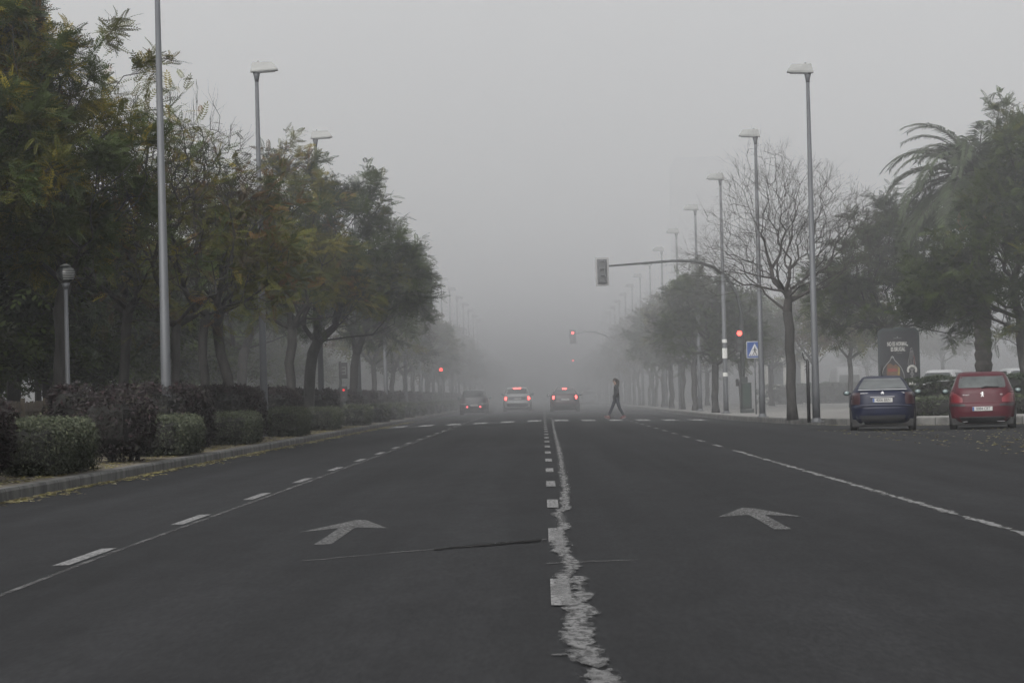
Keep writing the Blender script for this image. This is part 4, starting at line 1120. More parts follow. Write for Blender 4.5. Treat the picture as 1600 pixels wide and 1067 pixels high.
m = MB(); m.box((0, .16, .18), (1.0, .26, .36), bev=.02); m.build('foot', M['posterframe'], t)
m = MB(); m.box((.713, .16, 1.6), (.012, .3, 2.2), bev=.004); m.build('side_trim', M['posteredge'], t)
m = MB(); plate(m, [(x, z + .45) for x, z in rrect(1.28, 2.4, .16)], -.03, -.021); ps = m.build('poster', M['posterdark'], t)
text_mesh('slogan_text', 'NO ES NORMAL,', .19, M['posterpale'], ps, (-.03, -.034, 2.40), bold=.006, sx=.5)
text_mesh('slogan_text', 'ES BRUGAL', .19, M['posterpale'], ps, (-.02, -.034, 2.22), bold=.006, sx=.52)
m = MB(); m.box((-.03, -.033, 2.60), (.28, .004, .012)); m.disc((-.03, -.034, 2.64), .022, n=6); m.box((.02, -.033, 2.10), (.18, .004, .012), rot=(0, .12, 0)); m.build('crest', M['posterline'], ps)
m = MB()
def ptube(pts, r): m.tube([(x, -.034, z) for x, z in pts], r, 6)
ptube([(-.26, 1.93), (-.30, 1.84), (-.40, 1.74), (-.52, 1.58), (-.59, 1.38), (-.6, 1.1), (-.6, .6)], .015)
ptube([(-.18, 1.93), (-.14, 1.84), (-.04, 1.74), (.08, 1.58), (.16, 1.38), (.19, 1.1), (.19, .6)], .015)
ptube([(-.26, 1.93), (-.22, 1.97), (-.18, 1.93)], .03)
m.build('bottle_outline', M['posterline'], ps)
m = MB()
P = [(-.42, 1.32), (.0, 1.32), (.02, 1.5), (-.04, 1.66), (-.12, 1.72), (-.18, 1.66), (-.28, 1.74), (-.4, 1.72), (-.43, 1.5)]
plate(m, P, -.036, -.031); m.build('label_print', M['posterwarm'], ps)
m = MB(); plate(m, [(-.38, 1.46), (-.06, 1.46), (-.06, 1.56), (-.38, 1.57)], -.039, -.0365); m.build('red_print', M['posterred'], ps)
m = MB(); plate(m, [(-.05, 1.32), (.02, 1.32), (.03, 1.56), (-.02, 1.64)], -.0395, -.037); m.build('yellow_print', M['posteryellow'], ps)
OX, OZ = .44, 1.50
m = MB()                                              # netted bottle at the right of the poster
for k in range(13):
    a_ = PI * (-.1 + 1.2 * k / 12); m.sphere((OX + .14 * math.cos(a_), -.034, OZ + .14 * math.sin(a_)), .042, 7, 5, (1, .25, 1))
m.box((OX, -.034, OZ - .46), (.22, .006, .10)); m.box((OX, -.034, OZ - .38), (.16, .006, .04))
m.build('pale_ornament', M['posterpale'], ps)
m = MB()
for k in range(-2, 3):
    ptube([(OX + .02 * k, OZ + .68), (OX + .04 * k, OZ + .45), (OX + .065 * k, OZ + .2), (OX + .03 * k, OZ + .03), (OX - .035 * k, OZ - .14), (OX + .05 * k, OZ - .3)], .008)
ptube([(OX - .05, OZ + .7), (OX, OZ + .76), (OX + .05, OZ + .7), (OX, OZ + .65), (OX - .05, OZ + .7)], .016)
m.build('net_outline', M['posterline'], ps)
m = MB(); ptube([(OX + .05, OZ + .5), (OX + .1, OZ + .4), (OX + .07, OZ + .3), (OX + .11, OZ + .2)], .011); m.build('red_ribbon', M['posterred'], ps)
m = MB(); m.box((0, .16, 2.965), (.3, .2, .03), bev=.008); m.build('top_lid', M['posteredge'], t)

# ------------------------------------------------------------------ vehicles
class Car:
    """body lofted through level outlines: rows of (z, rear y, front y, half width)"""
    def __init__(s, rows, n=5.0):
        s.rows = np.array(rows, float); s.n = n; s.L = s.rows[:, 2].max()
    def at(s, z):
        r = s.rows; return [float(np.interp(z, r[:, 0], r[:, k])) for k in (1, 2, 3)]
    def ring(s, z, m=64):
        yr, yf, hw = s.at(z); yc, hl = (yr + yf) / 2, (yf - yr) / 2; P = []
        for k in range(m):
            a_ = 2 * PI * k / m; c, q = math.cos(a_), math.sin(a_); e = 2 / s.n
            P.append((hw * math.copysign(abs(c) ** e, c), yc + hl * math.copysign(abs(q) ** e, q) - s.L / 2, z))
        return P
    def body(s, name, mt, parent, z0=None, z1=None):
        zs = sorted(set(list(s.rows[:, 0]) + list(np.linspace(s.rows[0, 0], s.rows[-1, 0], 20))))
        zs = [z for z in zs if (z0 is None or z >= z0 - 1e-6) and (z1 is None or z <= z1 + 1e-6)]
        V = []; Fc = []; m = 64
        for z in zs: V += s.ring(z, m)
        for i in range(len(zs) - 1):
            for k in range(m):
                j = (k + 1) % m; Fc.append((i * m + k, i * m + j, (i + 1) * m + j, (i + 1) * m + k))
        Fc.append(tuple(range(m - 1, -1, -1))); Fc.append(tuple(range((len(zs) - 1) * m, len(zs) * m)))
        me = mesh_from(name, V, Fc, mt, True)
        return link(name, me, parent)
    def surf(s, u, z, face, off):
        yr, yf, hw = s.at(z); yc, hl = (yr + yf) / 2, (yf - yr) / 2
        if face in ('rear', 'front'):
            k = (1 - min(.999, abs(u / hw)) ** s.n) ** (1 / s.n); sg = -1 if face == 'rear' else 1
            return (u, yc + sg * hl * k + sg * off - s.L / 2, z + off * .3)
        k = (1 - min(.999, abs((u + s.L / 2 - yc) / hl)) ** s.n) ** (1 / s.n); sg = 1 if face == 'right' else -1
        return (sg * (hw * k + off), u, z + off * .3)
    def patch(s, name, mt, parent, poly, face, off=.006, nx=14, nz=6, absu=False):
        """poly: list of (z, u0, u1) rows from low to high"""
        V = []; Fc = []
        pz = [p[0] for p in poly]
        for i in range(nz + 1):
            z = pz[0] + (pz[-1] - pz[0]) * i / nz; a_ = float(np.interp(z, pz, [p[1] for p in poly])); b_ = float(np.interp(z, pz, [p[2] for p in poly]))
            for k in range(nx + 1): V.append(s.surf(a_ + (b_ - a_) * k / nx, z, face, off))
        w = nx + 1
        for i in range(nz):
            for k in range(nx): Fc.append((i * w + k, i * w + k + 1, (i + 1) * w + k + 1, (i + 1) * w + k))
        nf = len(V); V2 = list(V)
        # rim so that the panel has thickness
        border = list(range(w)) + [i * w + nx for i in range(1, nz + 1)] + [nz * w + k for k in range(nx - 1, -1, -1)] + [i * w for i in range(nz - 1, 0, -1)]
        inner = []
        yr = s
        for b_ in border:
            x, y, z = V[b_]
            d = Vector((-x, -y, 0)); d = d.normalized() * (off + .01) if face in ('rear', 'front') else Vector((-math.copysign(1, x), 0, 0)) * (off + .01)
            if face in ('rear', 'front'): d = Vector((0, 1 if face == 'rear' else -1, 0)) * (off + .01)
            V2.append((x + d.x, y + d.y, z)); inner.append(len(V2) - 1)
        q = len(border)
        for i in range(q): Fc.append((border[i], border[(i + 1) % q], inner[(i + 1) % q], inner[i]))
        return link(name, mesh_from(name, V2, Fc, mt, False), parent)

def wheel(parent, x, y, r=.31, w=.2):
    m = MB(); m.tube([(x - w / 2, y, r), (x - w / 2 + .02, y, r), (x + w / 2 - .02, y, r), (x + w / 2, y, r)], [r - .03, r, r, r - .03], 24); wv = m.build('wheel', M['rubber'], parent)
    sg = 1 if x > 0 else -1
    m = MB(); m.tube([(x + sg * (w / 2 - .01), y, r), (x + sg * (w / 2 + .006), y, r)], [r * .66, r * .6], 20)
    m.build('rim', M['rim'], wv)

def car(name, label, cat, loc, rz, C, paint, opts, group=None):
    t = thing(name, label, cat, loc, rz, group)
    L = C.L; low = opts.get('skirt', .34)
    C.body('body', M[paint], t)
    m = MB(); m.box((0, 0, .2), (C.rows[:, 3].max() * 1.86, L - .5, .2), bev=.03); m.build('underbody', M['rubber'], t)
    C.patch('bumper_skirt', M['blackplastic'], t, [(C.rows[0, 0] + .01, -.70, .70), (low, -.83, .83)], 'rear', .008)
    for sx in (-1, 1):
        for wy in (-L / 2 + opts.get('rw', .85), L / 2 - .88):
            wheel(t, sx * (C.rows[:, 3].max() - .105), wy, opts.get('wr', .31))
            m = MB(); n = 18; rr = opts.get('wr', .31) + .05; X = C.rows[:, 3].max() * .998
            # arch lip
            V = []
            for k in range(n + 1):
                a_ = PI * k / n; V += [(sx * X, wy + rr * math.cos(a_), .3 + rr * math.sin(a_)), (sx * (X + .006), wy + (rr - .05) * math.cos(a_), .3 + (rr - .05) * math.sin(a_))]
            m.add(V, [(2 * k, 2 * k + 2, 2 * k + 3, 2 * k + 1) for k in range(n)]); m.build('wheel_arch', M['blackplastic'], t)
    g = opts['glass']; gm = M[opts.get('glassmat', 'glass')]
    rw = C.patch('rear_window', gm, t, g['rear'], 'rear', .007)
    C.patch('windscreen', M['glass'], t, g['front'], 'front', .007)
    for face in ('left', 'right'):
        for row in g['side']: C.patch('side_window', M['glass'], t, row, face, .006)
    for sg in (-1, 1):
        tl = C.patch('tail_light', M[opts.get('lamp', 'taillens')], t, [(z, min(sg * a_, sg * b_), max(sg * a_, sg * b_)) for z, a_, b_ in opts['tail']], 'rear', .012, 8, 5)
        if opts.get('lit'):
            z, u, r0 = opts['lit']; p = C.surf(sg * u, z, 'rear', .03); m = MB(); m.sphere((p[0], p[1], z), r0, 12, 8, (1, .3, opts.get('litz', 1.0))); m.build('lit_bulb', M[opts.get('litmat', 'brake')], tl, True)
        hl = C.patch('headlight', M['lens'], t, [(.62, min(sg * .45, sg * .74), max(sg * .45, sg * .74)), (.74, min(sg * .42, sg * .7), max(sg * .42, sg * .7))], 'front', .012, 8, 4)
        # mirrors
        mz, my = opts['mirror']; X = float(np.interp(mz, C.rows[:, 0], C.rows[:, 3]))
        m = MB(); m.tube([(sg * (X - .03), my, mz - .03), (sg * (X + .1), my, mz)], .025, 6); m.sphere((sg * (X + .15), my, mz), .1, 12, 8, (1.0, .75, .72)); mm = m.build('wing_mirror', M['blackplastic'], t, True)
        m = MB(); m.sphere((sg * (X + .15), my - .045, mz), .08, 12, 8, (.95, .5, .7)); m.build('mirror_glass', M['mirrorglass'], mm, True)
    if opts.get('high'):
        z, w, hh = opts['high']; C.patch('high_brake_light', M[opts.get('litmat', 'brake')], t, [(z, -w, w), (z + hh, -w, w)], 'rear', .02, 6, 2)
    if opts.get('plate'):
        z, txt, ys = opts['plate']; p = C.surf(0, z, 'rear', .02)
        m = MB(); m.box((0, p[1], z), (.52, .014, .11), bev=.004); pl = m.build('number_plate', M['plate'], t)
        m = MB(); m.box((-.235, p[1] - .008, z), (.045, .004, .1)); m.build('country_band', M['signblue'], pl)
        if txt: text_mesh('plate_text', txt, .108, M['signblack'], pl, (.02, p[1] - .0085, z), bold=.0015, sx=.82)
    return t

SEDAN = Car([(.16, .30, 4.28, .70), (.22, .12, 4.45, .82), (.30, .05, 4.54, .86), (.45, .01, 4.58, .872), (.62, 0, 4.6, .875), (.66, .045, 4.58, .873), (.76, .06, 4.48, .872), (.86, .08, 4.2, .868), (.95, .11, 3.6, .845), (1.02, .15, 3.35, .80), (1.065, .2, 3.2, .765), (1.085, .36, 3.12, .745), (1.2, .74, 2.85, .67), (1.33, 1.12, 2.5, .59), (1.40, 1.42, 2.28, .53), (1.425, 1.6, 2.15, .48), (1.445, 1.8, 2.0, .36)])
gS = dict(rear=[(1.10, -.64, .64), (1.25, -.56, .56), (1.375, -.47, .47)], front=[(1.08, -.6, .6), (1.36, -.5, .5)], side=[[(1.04, -1.15, -.1), (1.3, -.85, -.1)], [(1.04, -.02, 1.0), (1.3, -.02, .35)]])
bc = car('parked_car', 'dark blue saloon car parked nose to the kerb in front of the advert', 'car', (pix_x(1377.5, 84.2) + .24, 86.4, road_z(8.9)), R(-6), SEDAN, 'bluepaint',
         dict(glass=gS, glassmat='mistglass', tail=[(.69, .60, .84), (.84, .58, .83), (1.0, .60, .78)], mirror=(1.0, .95), plate=(.80, '4006 BRN', 0), skirt=.40, wr=.32))
yb = SEDAN.surf(0, .66, 'rear', 0)[1]
m = MB(); m.box((0, yb - .015, .655), (1.5, .05, .03), bev=.012); m.build('bumper_crease', M['bluepaint'], bc)
m = MB(); m.box((0, SEDAN.surf(0, 1.065, 'rear', 0)[1] - .005, 1.075), (1.28, .05, .025), bev=.01); m.build('boot_lip', M['silverpaint'], bc)
m = MB(); m.box((0, SEDAN.surf(0, .885, 'rear', 0)[1] - .012, .885), (.64, .03, .025), bev=.008); m.build('plate_garnish', M['rim'], bc)
m = MB()
y0 = SEDAN.surf(0, .99, 'rear', .012)[1]
for k in (0, 1):
    z = .955 + k * .035; 
    m.poly([(-.042, y0 - .004, z), (0, y0 - .004, z + .045), (.042, y0 - .004, z), (.042, y0 - .004, z - .018), (0, y0 - .004, z + .024), (-.042, y0 - .004, z - .018)])
m.build('badge', M['badge'], bc)
text_mesh('maker_lettering', 'CITROEN', .05, M['chrome'], bc, (-.47, SEDAN.surf(.47, .985, 'rear', .01)[1], .985), sx=1.0)
text_mesh('model_lettering', 'C5', .055, M['chrome'], bc, (.54, SEDAN.surf(.54, .985, 'rear', .01)[1], .985), sx=1.1)
m = MB(); m.tube([(0, -.15, 1.43), (-.0, -.35, 1.56), (.02, -.7, 1.72)], [.012, .008, .005], 6); m.build('aerial', M['blackplastic'], bc)
m = MB(); m.tube([(-.52, -2.26, .2), (-.52, -2.1, .2)], .035, 10); m.build('exhaust', M['darkmetal'], bc)

HATCH = Car([(.15, .22, 3.95, .74), (.22, .1, 4.08, .82), (.30, .03, 4.14, .86), (.45, .0, 4.18, .872), (.60, 0, 4.2, .877), (.67, .02, 4.17, .875), (.70, .06, 4.15, .873), (.85, .09, 3.85, .868), (.95, .11, 3.5, .85), (1.05, .15, 3.25, .80), (1.2, .26, 2.95, .735), (1.36, .42, 2.55, .672), (1.44, .54, 2.3, .632), (1.485, .7, 2.15, .58), (1.51, .95, 1.95, .45)])
gH = dict(rear=[(1.085, -.60, .60), (1.12, -.62, .62), (1.3, -.59, .59), (1.385, -.55, .55)], front=[(1.08, -.62, .62), (1.42, -.54, .54)], side=[[(1.04, -1.35, -.3), (1.38, -1.2, -.3)], [(1.04, -.22, .9), (1.38, -.22, .35)]])
rc = car('parked_car', 'red hatchback parked to the right of the blue saloon', 'car', (pix_x(1532.5, 84.2) + .28, 86.2, road_z(11)), R(-7.6), HATCH, 'redpaint',
         dict(glass=gH, glassmat='mistglass', lamp='redlens', tail=[(.70, .52, .85), (.80, .50, .85), (.92, .66, .84), (.98, .74, .81)], mirror=(1.0, .75), plate=(.535, '0084 CBT', 0), skirt=.33))
for sg in (-1, 1):
    HATCH.patch('bumper_strip', M['blackplastic'], rc, [(.6, min(sg * .45, sg * .86), max(sg * .45, sg * .86)), (.66, min(sg * .45, sg * .86), max(sg * .45, sg * .86))], 'rear', .014)
m = MB(); p0 = HATCH.surf(0, 1.12, 'rear', .03); p1 = HATCH.surf(.42, 1.12, 'rear', .03); m.tube([(-.02, p0[1], 1.08), (.1, p0[1] - .01, 1.115), (.44, p1[1] - .012, 1.1)], [.022, .03, .018], 6); m.build('rear_wiper', M['blackplastic'], rc)
# badge: small standing beast outline
y0 = HATCH.surf(0, .92, 'rear', .018)[1]; m = MB()
def bq(pts): m.poly([(x * .062, y0, .915 + z * .062) for x, z in pts])
bq([(-.2, .9), (.2, 1.1), (.5, .9), (.35, .5), (-.05, .5)]); y0 -= .001
bq([(-.05, .6), (.35, .55), (.25, -.2), (-.1, -.1)]); y0 -= .001
bq([(-.05, .4), (-.6, .55), (-.75, .4), (-.1, .2)]); y0 -= .001
bq([(-.05, .1), (-.65, .05), (-.6, -.1), (-.05, -.1)]); y0 -= .001
bq([(.25, -.1), (.55, -.6), (.7, -1.0), (.4, -1.0), (-.05, -.2)]); y0 -= .001
bq([(.1, -.1), (-.3, -.6), (-.6, -1.0), (-.3, -1.05), (.2, -.4)]); y0 -= .001
bq([(.3, .1), (.75, .4), (.85, .1), (.7, .15), (.3, -.1)])
m.build('badge', M['badge'], rc)
text_mesh('maker_lettering', 'PEUGEOT', .04, M['chrome'], rc, (-.42, HATCH.surf(.42, .9, 'rear', .012)[1], .9))
text_mesh('model_lettering', '307', .045, M['chrome'], rc, (.50, HATCH.surf(.5, .9, 'rear', .012)[1], .9))
m = MB(); m.tube([(0, -1.15, 1.5), (0, -1.2, 1.56)], [.02, .008], 6); m.build('aerial', M['blackplastic'], rc)
m = MB(); m.box((-.45, -2.09, .2), (.12, .02, .012)); m.box((.47, -2.09, .2), (.2, .02, .012)); m.build('reflector', M['rim'], rc)

SUV = Car([(.2, .2, 4.15, .74), (.3, .06, 4.35, .88), (.5, .0, 4.4, .92), (.62, 0, 4.4, .925), (.66, .04, 4.38, .92), (.85, .06, 4.25, .915), (1.0, .1, 3.5, .90), (1.12, .14, 3.25, .86), (1.3, .26, 2.95, .79), (1.48, .4, 2.6, .72), (1.56, .5, 2.4, .67), (1.6, .75, 2.2, .58), (1.615, 1.0, 2.0, .48)])
gV = dict(rear=[(1.16, -.70, .70), (1.3, -.68, .68), (1.5, -.6, .6)], front=[(1.14, -.7, .7), (1.5, -.6, .6)], side=[[(1.1, -1.5, -.4), (1.46, -1.35, -.4)], [(1.1, -.32, .85), (1.46, -.32, .4)]])
cz = lambda x, y: (x, y, road_z(x))
sv = car('driving_car', 'white sport utility car braking in the second lane, its red lamps lit', 'car', cz(pix_x(808.5, 213), 213), 0, SUV, 'whitepaint',
         dict(glass=gV, lamp='redlens', tail=[(.72, .62, .9), (.98, .62, .9)], mirror=(1.12, .85), plate=(.84, '', 0), skirt=.54, lit=(.86, .73, .125), high=(1.47, .25, .085), wr=.34))
SUV.patch('tailgate_panel', M['greyplastic'], sv, [(.76, -.56, .56), (.98, -.56, .56)], 'rear', .009)
m = MB(); m.box((.42, -2.1, .12), (.12, .2, .16), bev=.02); m.build('exhaust', M['blackplastic'], sv)
dc = car('driving_car', 'dark saloon braking in the right-hand lanes ahead, its red lamps lit', 'car', cz(pix_x(882, 192), 192), 0, SEDAN, 'maroonpaint',
         dict(glass=gS, tail=[(.69, .60, .84), (.84, .56, .83), (1.0, .60, .78)], mirror=(1.0, .95), plate=(.74, '', 0), skirt=.45, lit=(.86, .66, .085), litz=1.3, high=(1.33, .13, .08)))
ec = car('driving_car', 'dark estate car with roof rails in the leftmost lane', 'car', cz(pix_x(741, 198), 198), 0, HATCH, 'blackpaint',
         dict(glass=gH, tail=[(.70, .52, .85), (.80, .50, .85), (.95, .66, .84)], mirror=(1.0, .75), plate=(.55, '', 0), skirt=.4, lit=(.47, .40, .055), litmat='dimtail'))
for sg in (-1, 1):
    m = MB(); m.tube([(sg * .52, -1.2, 1.47), (sg * .53, -1.1, 1.55), (sg * .53, .1, 1.56), (sg * .52, .3, 1.48)], .018, 6); m.build('roof_rail', M['chrome'], ec)
for sg in (-1, 1):
    HATCH.patch('bumper_trim', M['silverpaint'], ec, [(.62, min(sg * .4, sg * .8), max(sg * .4, sg * .8)), (.68, min(sg * .5, sg * .82), max(sg * .5, sg * .82))], 'rear', .012)
wc = car('driving_car', 'pale ghostly car ahead of the dark saloon, nearly lost in the fog', 'car', cz(4.6, 320), 0, HATCH, 'silverpaint',
         dict(glass=gH, tail=[(.70, .52, .85), (.98, .74, .81)], mirror=(1.0, .75), plate=(.55, '', 0)))
VAN = Car([(.22, .12, 4.9, .85), (.35, .03, 5.05, .95), (.6, 0, 5.1, .98), (1.0, .02, 4.7, .98), (1.2, .03, 4.2, .97), (1.8, .08, 3.6, .93), (2.2, .14, 3.3, .88), (2.38, .3, 3.1, .8), (2.42, .6, 2.9, .6)], 7)
gN = dict(rear=[(1.3, -.72, .72), (1.85, -.68, .68)], front=[(1.25, -.8, .8), (1.8, -.74, .74)], side=[[(1.3, .6, 1.45), (1.8, .6, 1.2)]])
car('driving_van', 'tall pale van ahead in the far right lane, barely visible in the fog', 'van', cz(5.0, 395), 0, VAN, 'silverpaint', dict(glass=gN, tail=[(.8, .8, .95), (1.1, .8, .95)], mirror=(1.4, 1.3), plate=(.6, '', 0)))
# parked beyond the hedge on the right
car('parked_van', 'white van parked beyond the hedge left of the advert', 'van', (pix_x(1319, 222), 222, KZ), R(3), VAN, 'whitepaint', dict(glass=gN, tail=[(.8, .8, .95), (1.1, .8, .95)], mirror=(1.4, 1.3), plate=(.6, '', 0)))
car('parked_car', 'silver car whose roof shows behind the blue saloon', 'car', (pix_x(1368, 213), 213, KZ + .25), R(86), SUV, 'silverpaint', dict(glass=gV, tail=[(.72, .62, .9), (.98, .62, .9)], mirror=(1.12, .85), plate=(.84, '', 0)))
car('parked_car', 'white car beyond the hedge left of the palm trunk', 'car', (pix_x(1492, 138), 140, KZ + .12), R(-25), HATCH, 'whitepaint', dict(glass=gH, tail=[(.70, .52, .85), (.98, .74, .81)], mirror=(1.0, .75), plate=(.55, '', 0)))
car('parked_car', 'white car beyond the hedge at the right edge', 'car', (pix_x(1594, 138), 140, KZ + .12), R(8), HATCH, 'whitepaint', dict(glass=gH, tail=[(.70, .52, .85), (.98, .74, .81)], mirror=(1.0, .75), plate=(.55, '', 0)))

# ------------------------------------------------------------------ buildings
t = thing('pavilion', 'low white pavilion with dark glazing behind the leafless tree', 'building', (pix_x(1228, 215), 215, KZ))
m = MB(); m.box((0, 1.5, 1.5), (2.6, 3, 3.0), bev=.01); m.build('wall', M['wallwhite'], t)
for x, w in ((-.68, 1.02), (.52, .98)):
    m = MB(); m.box((x, -.012, 2.05), (w, .03, 1.5)); f = m.build('window', M['walldark'], t)
    m = MB(); m.box((x, -.035, 1.27), (w + .08, .05, .06)); m.build('sill', M['wallwhite'], f)
m = MB(); m.box((0, 1.45, 3.06), (2.8, 3.2, .12), bev=.01); m.build('roof', M['wallwhite'], t)
bx, by = pix_x(1100, 335), 335
t = thing('tower_block', 'pale tower block looming faintly through the fog on the right', 'building', (bx, by, 0))
m = MB(); m.box((0, 5, 12.5), (5.4, 10, 25), bev=.05); m.build('wall', M['concrete'], t)
m = MB(); m.box((0, 5, 25.3), (4.8, 9, .6)); m.build('roof', M['concrete'], t)
for f in range(7):
    for x in (-1.7, 0, 1.7):
        m = MB(); m.box((x, -.03, 3 + f * 3.1), (1.2, .1, 1.4)); m.build('window', M['walldark'], t)

# ------------------------------------------------------------------ the person crossing
def skin_mesh(name, pts, edges, rad, root, mt, sub=2):
    me = bpy.data.meshes.new(name); me.from_pydata(pts, edges, []); o = bpy.data.objects.new(name, me); COL.objects.link(o)
    md = o.modifiers.new('skin', 'SKIN'); md.use_smooth_shade = True
    for i, v in enumerate(me.skin_vertices[0].data):
        r_ = rad[i]; v.radius = r_ if hasattr(r_, '__len__') else (r_, r_); v.use_root = i == root
    o.modifiers.new('sub', 'SUBSURF').levels = sub
    o.modifiers['sub'].render_levels = sub
    dg = bpy.context.evaluated_depsgraph_get(); out = bpy.data.meshes.new_from_object(o.evaluated_get(dg))
    bpy.data.objects.remove(o); out.name = name
    out.materials.clear(); out.materials.append(mt); out.polygons.foreach_set('use_smooth', np.ones(len(out.polygons), dtype=bool))
    return out
pd = 131.0; pX = pix_x(962, pd)
pt = thing('person', 'person in a dark jacket, jeans and red shoes walking left over the crossing', 'person', (pX, pd, road_z(pX)))
pt.scale = (.95, .95, .95)
# body faces -x; forward leg = left of picture
J = dict(pel=(.02, 0, .93), sp=(.03, 0, 1.12), ch=(.02, 0, 1.33), nk=(.0, 0, 1.48), hd0=(-.03, 0, 1.55), hd=(-.045, 0, 1.63), hdt=(-.02, 0, 1.70),
         lh=(.0, .09, .9), lk=(-.16, .09, .50), la=(-.33, .09, .13), lt=(-.45, .09, .07), rh=(.03, -.09, .9), rk=(.14, -.09, .48), ra=(.33, -.09, .12), rt=(.22, -.09, .035),
         ls=(.02, .18, 1.40), le=(.10, .25, 1.14), lw=(-.07, .2, .98), rs=(.02, -.18, 1.40), re=(.10, -.25, 1.14), rw=(-.07, -.2, .98), rk2=(.24, -.09, .3), lk2=(-.25, .09, .31))
K = list(J); ix = {k: i for i, k in enumerate(K)}
E = [('pel', 'sp'), ('sp', 'ch'), ('ch', 'nk'), ('nk', 'hd0'), ('hd0', 'hd'), ('hd', 'hdt'), ('pel', 'lh'), ('lh', 'lk'), ('lk', 'lk2'), ('lk2', 'la'), ('la', 'lt'), ('pel', 'rh'), ('rh', 'rk'), ('rk', 'rk2'), ('rk2', 'ra'), ('ra', 'rt'),
     ('ch', 'ls'), ('ls', 'le'), ('le', 'lw'), ('ch', 'rs'), ('rs', 're'), ('re', 'rw')]
RD = dict(pel=.11, sp=.1, ch=.12, nk=.05, hd0=.065, hd=(.095, .08), hdt=.07, lh=.08, lk=.055, lk2=.05, la=.035, lt=.03, rh=.08, rk=.055, rk2=.05, ra=.035, rt=.03, ls=.06, le=.042, lw=.03, rs=.06, re=.042, rw=.03)
def sub(keys, grow):
    kk = [k for k in K if k in keys]; im = {k: i for i, k in enumerate(kk)}
    ed = [(im[a_], im[b_]) for a_, b_ in E if a_ in im and b_ in im]
    rd = [tuple(q + grow for q in RD[k]) if hasattr(RD[k], '__len__') else RD[k] + grow for k in kk]
    return [J[k] for k in kk], ed, rd, im['pel'] if 'pel' in im else 0
a_ = sub(K, 0); body = link('body', skin_mesh('body', a_[0], a_[1], a_[2], a_[3], M['skin']), pt)
a_ = sub(['pel', 'sp', 'ch', 'ls', 'le', 'lw', 'rs', 're', 'rw'], .03)
pts = a_[0] + [(-.0, 0, 1.49), (.02, 0, .86)]; ed = a_[1] + [(2, len(a_[0])), (0, len(a_[0]) + 1)]; rd = a_[2] + [.075, .13]
link('jacket', skin_mesh('jacket', pts, ed, rd, 0, M['jacket']), pt)
a_ = sub(['pel', 'lh', 'lk', 'lk2', 'la', 'rh', 'rk', 'rk2', 'ra'], .016); link('jeans', skin_mesh('jeans', a_[0], a_[1], a_[2], a_[3], M['jeans']), pt)
for (ax_, ay_, az_), tilt in ((J['la'], R(24)), (J['ra'], R(-22))):
    m = MB(); P = []
    m.sphere((0, 0, 0), 1, 14, 9, (.15, .055, .055)); m.sphere((.07, 0, .035), 1, 10, 7, (.06, .05, .06)); sh = m.build('shoe', M['shoe'], pt, True, (ax_ - .05, ay_, az_ - .06), (0, tilt, 0))
    m = MB(); m.box((0, 0, -.048), (.28, .09, .03), bev=.01); m.build('sole', M['sole'], sh)
m = MB()
m.sphere((-.01, 0, 1.665), .098, 16, 10, (1.05, .95, 1.0)); m.tube([(.06, 0, 1.68), (.1, 0, 1.6), (.1, 0, 1.48), (.12, 0, 1.36)], [.06, .075, .065, .025], 8); m.build('hair', M['hair'], pt, True)
m = MB(); m.tube([(-.125, 0, 1.635), (-.15, 0, 1.615), (-.13, 0, 1.605)], [.012, .016, .01], 6); m.build('nose', M['skin'], body, True)
m = MB(); m.sphere((-.125, .03, 1.645), .011, 8, 6); m.sphere((-.125, -.03, 1.645), .011, 8, 6); m.build('eyes', M['signblack'], body, True)
m = MB(); m.tube([(-.12, -.022, 1.575), (-.128, 0, 1.575), (-.12, .022, 1.575)], .007, 6); m.build('mouth', M['shoe'], body, True)

# ------------------------------------------------------------------ fog, sky, sun, camera
fm = bpy.data.materials.new('fog_bank'); fm.use_nodes = True; nt = fm.node_tree
for n_ in list(nt.nodes):
    if n_.type != 'OUTPUT_MATERIAL': nt.nodes.remove(n_)
pv = N(nt, 'ShaderNodeVolumePrincipled'); pv.inputs['Anisotropy'].default_value = 0.0
geo = N(nt, 'ShaderNodeNewGeometry'); sp = N(nt, 'ShaderNodeSeparateXYZ'); nt.links.new(geo.outputs['Position'], sp.inputs[0])
def prof(inp, stops):                       # value profile between stops [(metres, value)]
    mr = N(nt, 'ShaderNodeMapRange'); mr.inputs['From Min'].default_value = stops[0][0]; mr.inputs['From Max'].default_value = stops[-1][0]
    nt.links.new(inp, mr.inputs['Value']); cr = N(nt, 'ShaderNodeValToRGB'); nt.links.new(mr.outputs['Result'], cr.inputs['Fac'])
    L = stops[-1][0] - stops[0][0]
    while len(cr.color_ramp.elements) < len(stops): cr.color_ramp.elements.new(.5)
    for e, (p, v) in zip(cr.color_ramp.elements, stops):
        e.position = (p - stops[0][0]) / L; e.color = (*v, 1) if hasattr(v, '__len__') else (v, v, v, 1)
    return cr.outputs['Color']
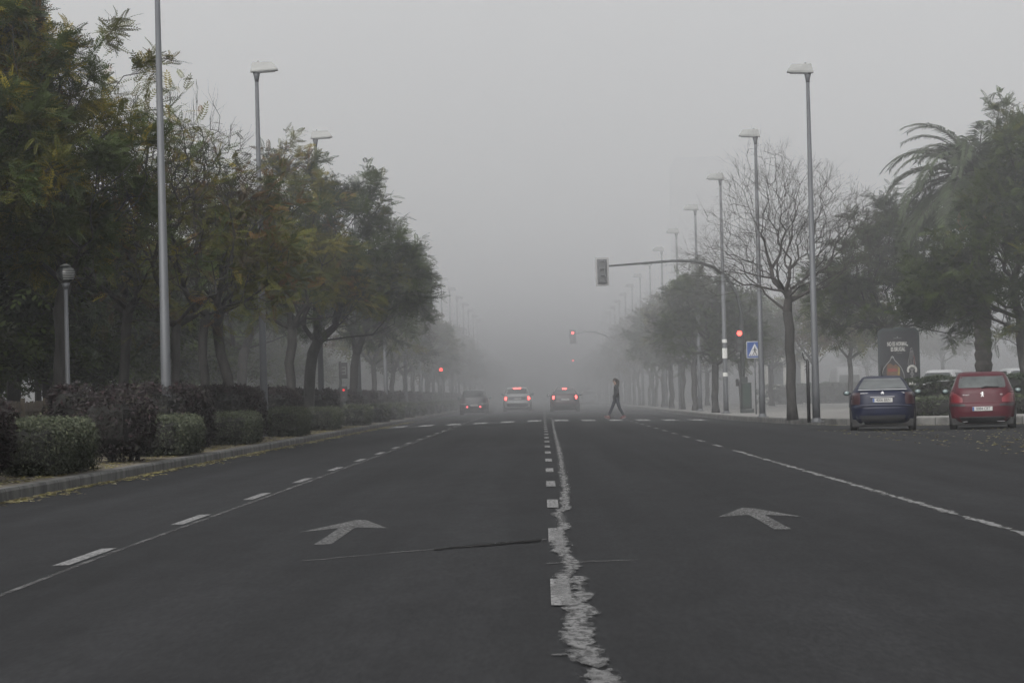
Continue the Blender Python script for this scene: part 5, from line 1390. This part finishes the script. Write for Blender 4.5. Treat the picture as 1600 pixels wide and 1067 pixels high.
# low fog coloured darker to paint in street shade, brighter above the crowns; thin at first, thicker down the street
nt.links.new(prof(sp.outputs['Z'], [(0, (.64, .65, .665)), (3.5, (.74, .75, .77)), (6.5, (.93, .942, .965)), (10, (.97, .982, .997))]), pv.inputs['Color'])
dz = prof(sp.outputs['Z'], [(0, .46), (4, .50), (9, .72), (13, .80)]); dy = prof(sp.outputs['Y'], [(18, .045), (60, .085), (85, .14), (110, .29), (160, .66), (230, 1.0), (330, 1.0)])
k1 = N(nt, 'ShaderNodeMath', operation='MULTIPLY'); nt.links.new(dz, k1.inputs[0]); nt.links.new(dy, k1.inputs[1])
k2 = N(nt, 'ShaderNodeMath', operation='MULTIPLY'); k2.inputs[1].default_value = .0195; nt.links.new(k1.outputs[0], k2.inputs[0])
nt.links.new(k2.outputs[0], pv.inputs['Density'])
nt.links.new(pv.outputs['Volume'], nt.nodes['Material Output'].inputs['Volume'])
m = MB(); m.box((0, 609, 37), (900, 1182, 76)); tag(m.build('fog', fm), kind='stuff')

w = bpy.data.worlds.new('World'); SC.world = w; w.use_nodes = True; nt = w.node_tree
bg = nt.nodes['Background']; sky = N(nt, 'ShaderNodeTexSky', sky_type='NISHITA'); sky.sun_disc = False
SUN_EL, SUN_AZ = R(38), R(200)
sky.sun_elevation = SUN_EL; sky.sun_rotation = SUN_AZ; sky.dust_density = 6.0; sky.air_density = 1.0; sky.ozone_density = 1.0
hs = N(nt, 'ShaderNodeHueSaturation'); hs.inputs['Saturation'].default_value = .12; hs.inputs['Value'].default_value = 1.0
nt.links.new(sky.outputs['Color'], hs.inputs['Color']); nt.links.new(hs.outputs['Color'], bg.inputs['Color']); bg.inputs['Strength'].default_value = .235
sl = bpy.data.lights.new('sun', 'SUN'); sl.energy = .5; sl.angle = R(40); sl.color = (1, .97, .93)
so = bpy.data.objects.new('sun', sl); COL.objects.link(so)
sd_ = Vector((math.sin(SUN_AZ) * math.cos(SUN_EL), math.cos(SUN_AZ) * math.cos(SUN_EL), math.sin(SUN_EL)))
so.rotation_euler = sd_.to_track_quat('Z', 'Y').to_euler(); so.location = (0, 0, 60)

cam = bpy.data.cameras.new('camera'); cam.sensor_width = 36; cam.lens = F / 1600 * 36; cam.clip_end = 6000; cam.clip_start = .1
co = bpy.data.objects.new('camera', cam); COL.objects.link(co); SC.camera = co
r0 = Vector((CR, 0, -SR)); u0 = Vector((SR, 0, CR)); f0 = Vector((0, 1, 0))
c = (f0 * F - r0 * (VX - 800) + u0 * (VY - 533.5)).normalized()
rr_ = c.cross(u0).normalized(); uu = rr_.cross(c)
co.matrix_world = Matrix(((rr_.x, uu.x, -c.x, 0), (rr_.y, uu.y, -c.y, 0), (rr_.z, uu.z, -c.z, CAMZ), (0, 0, 0, 1)))

SC.view_settings.view_transform = 'Standard'; SC.view_settings.look = 'None'; SC.view_settings.exposure = 0; SC.view_settings.gamma = 1
cy = SC.cycles
cy.volume_bounces = 1; cy.max_bounces = 4; cy.diffuse_bounces = 2; cy.glossy_bounces = 2; cy.transmission_bounces = 2; cy.transparent_max_bounces = 12
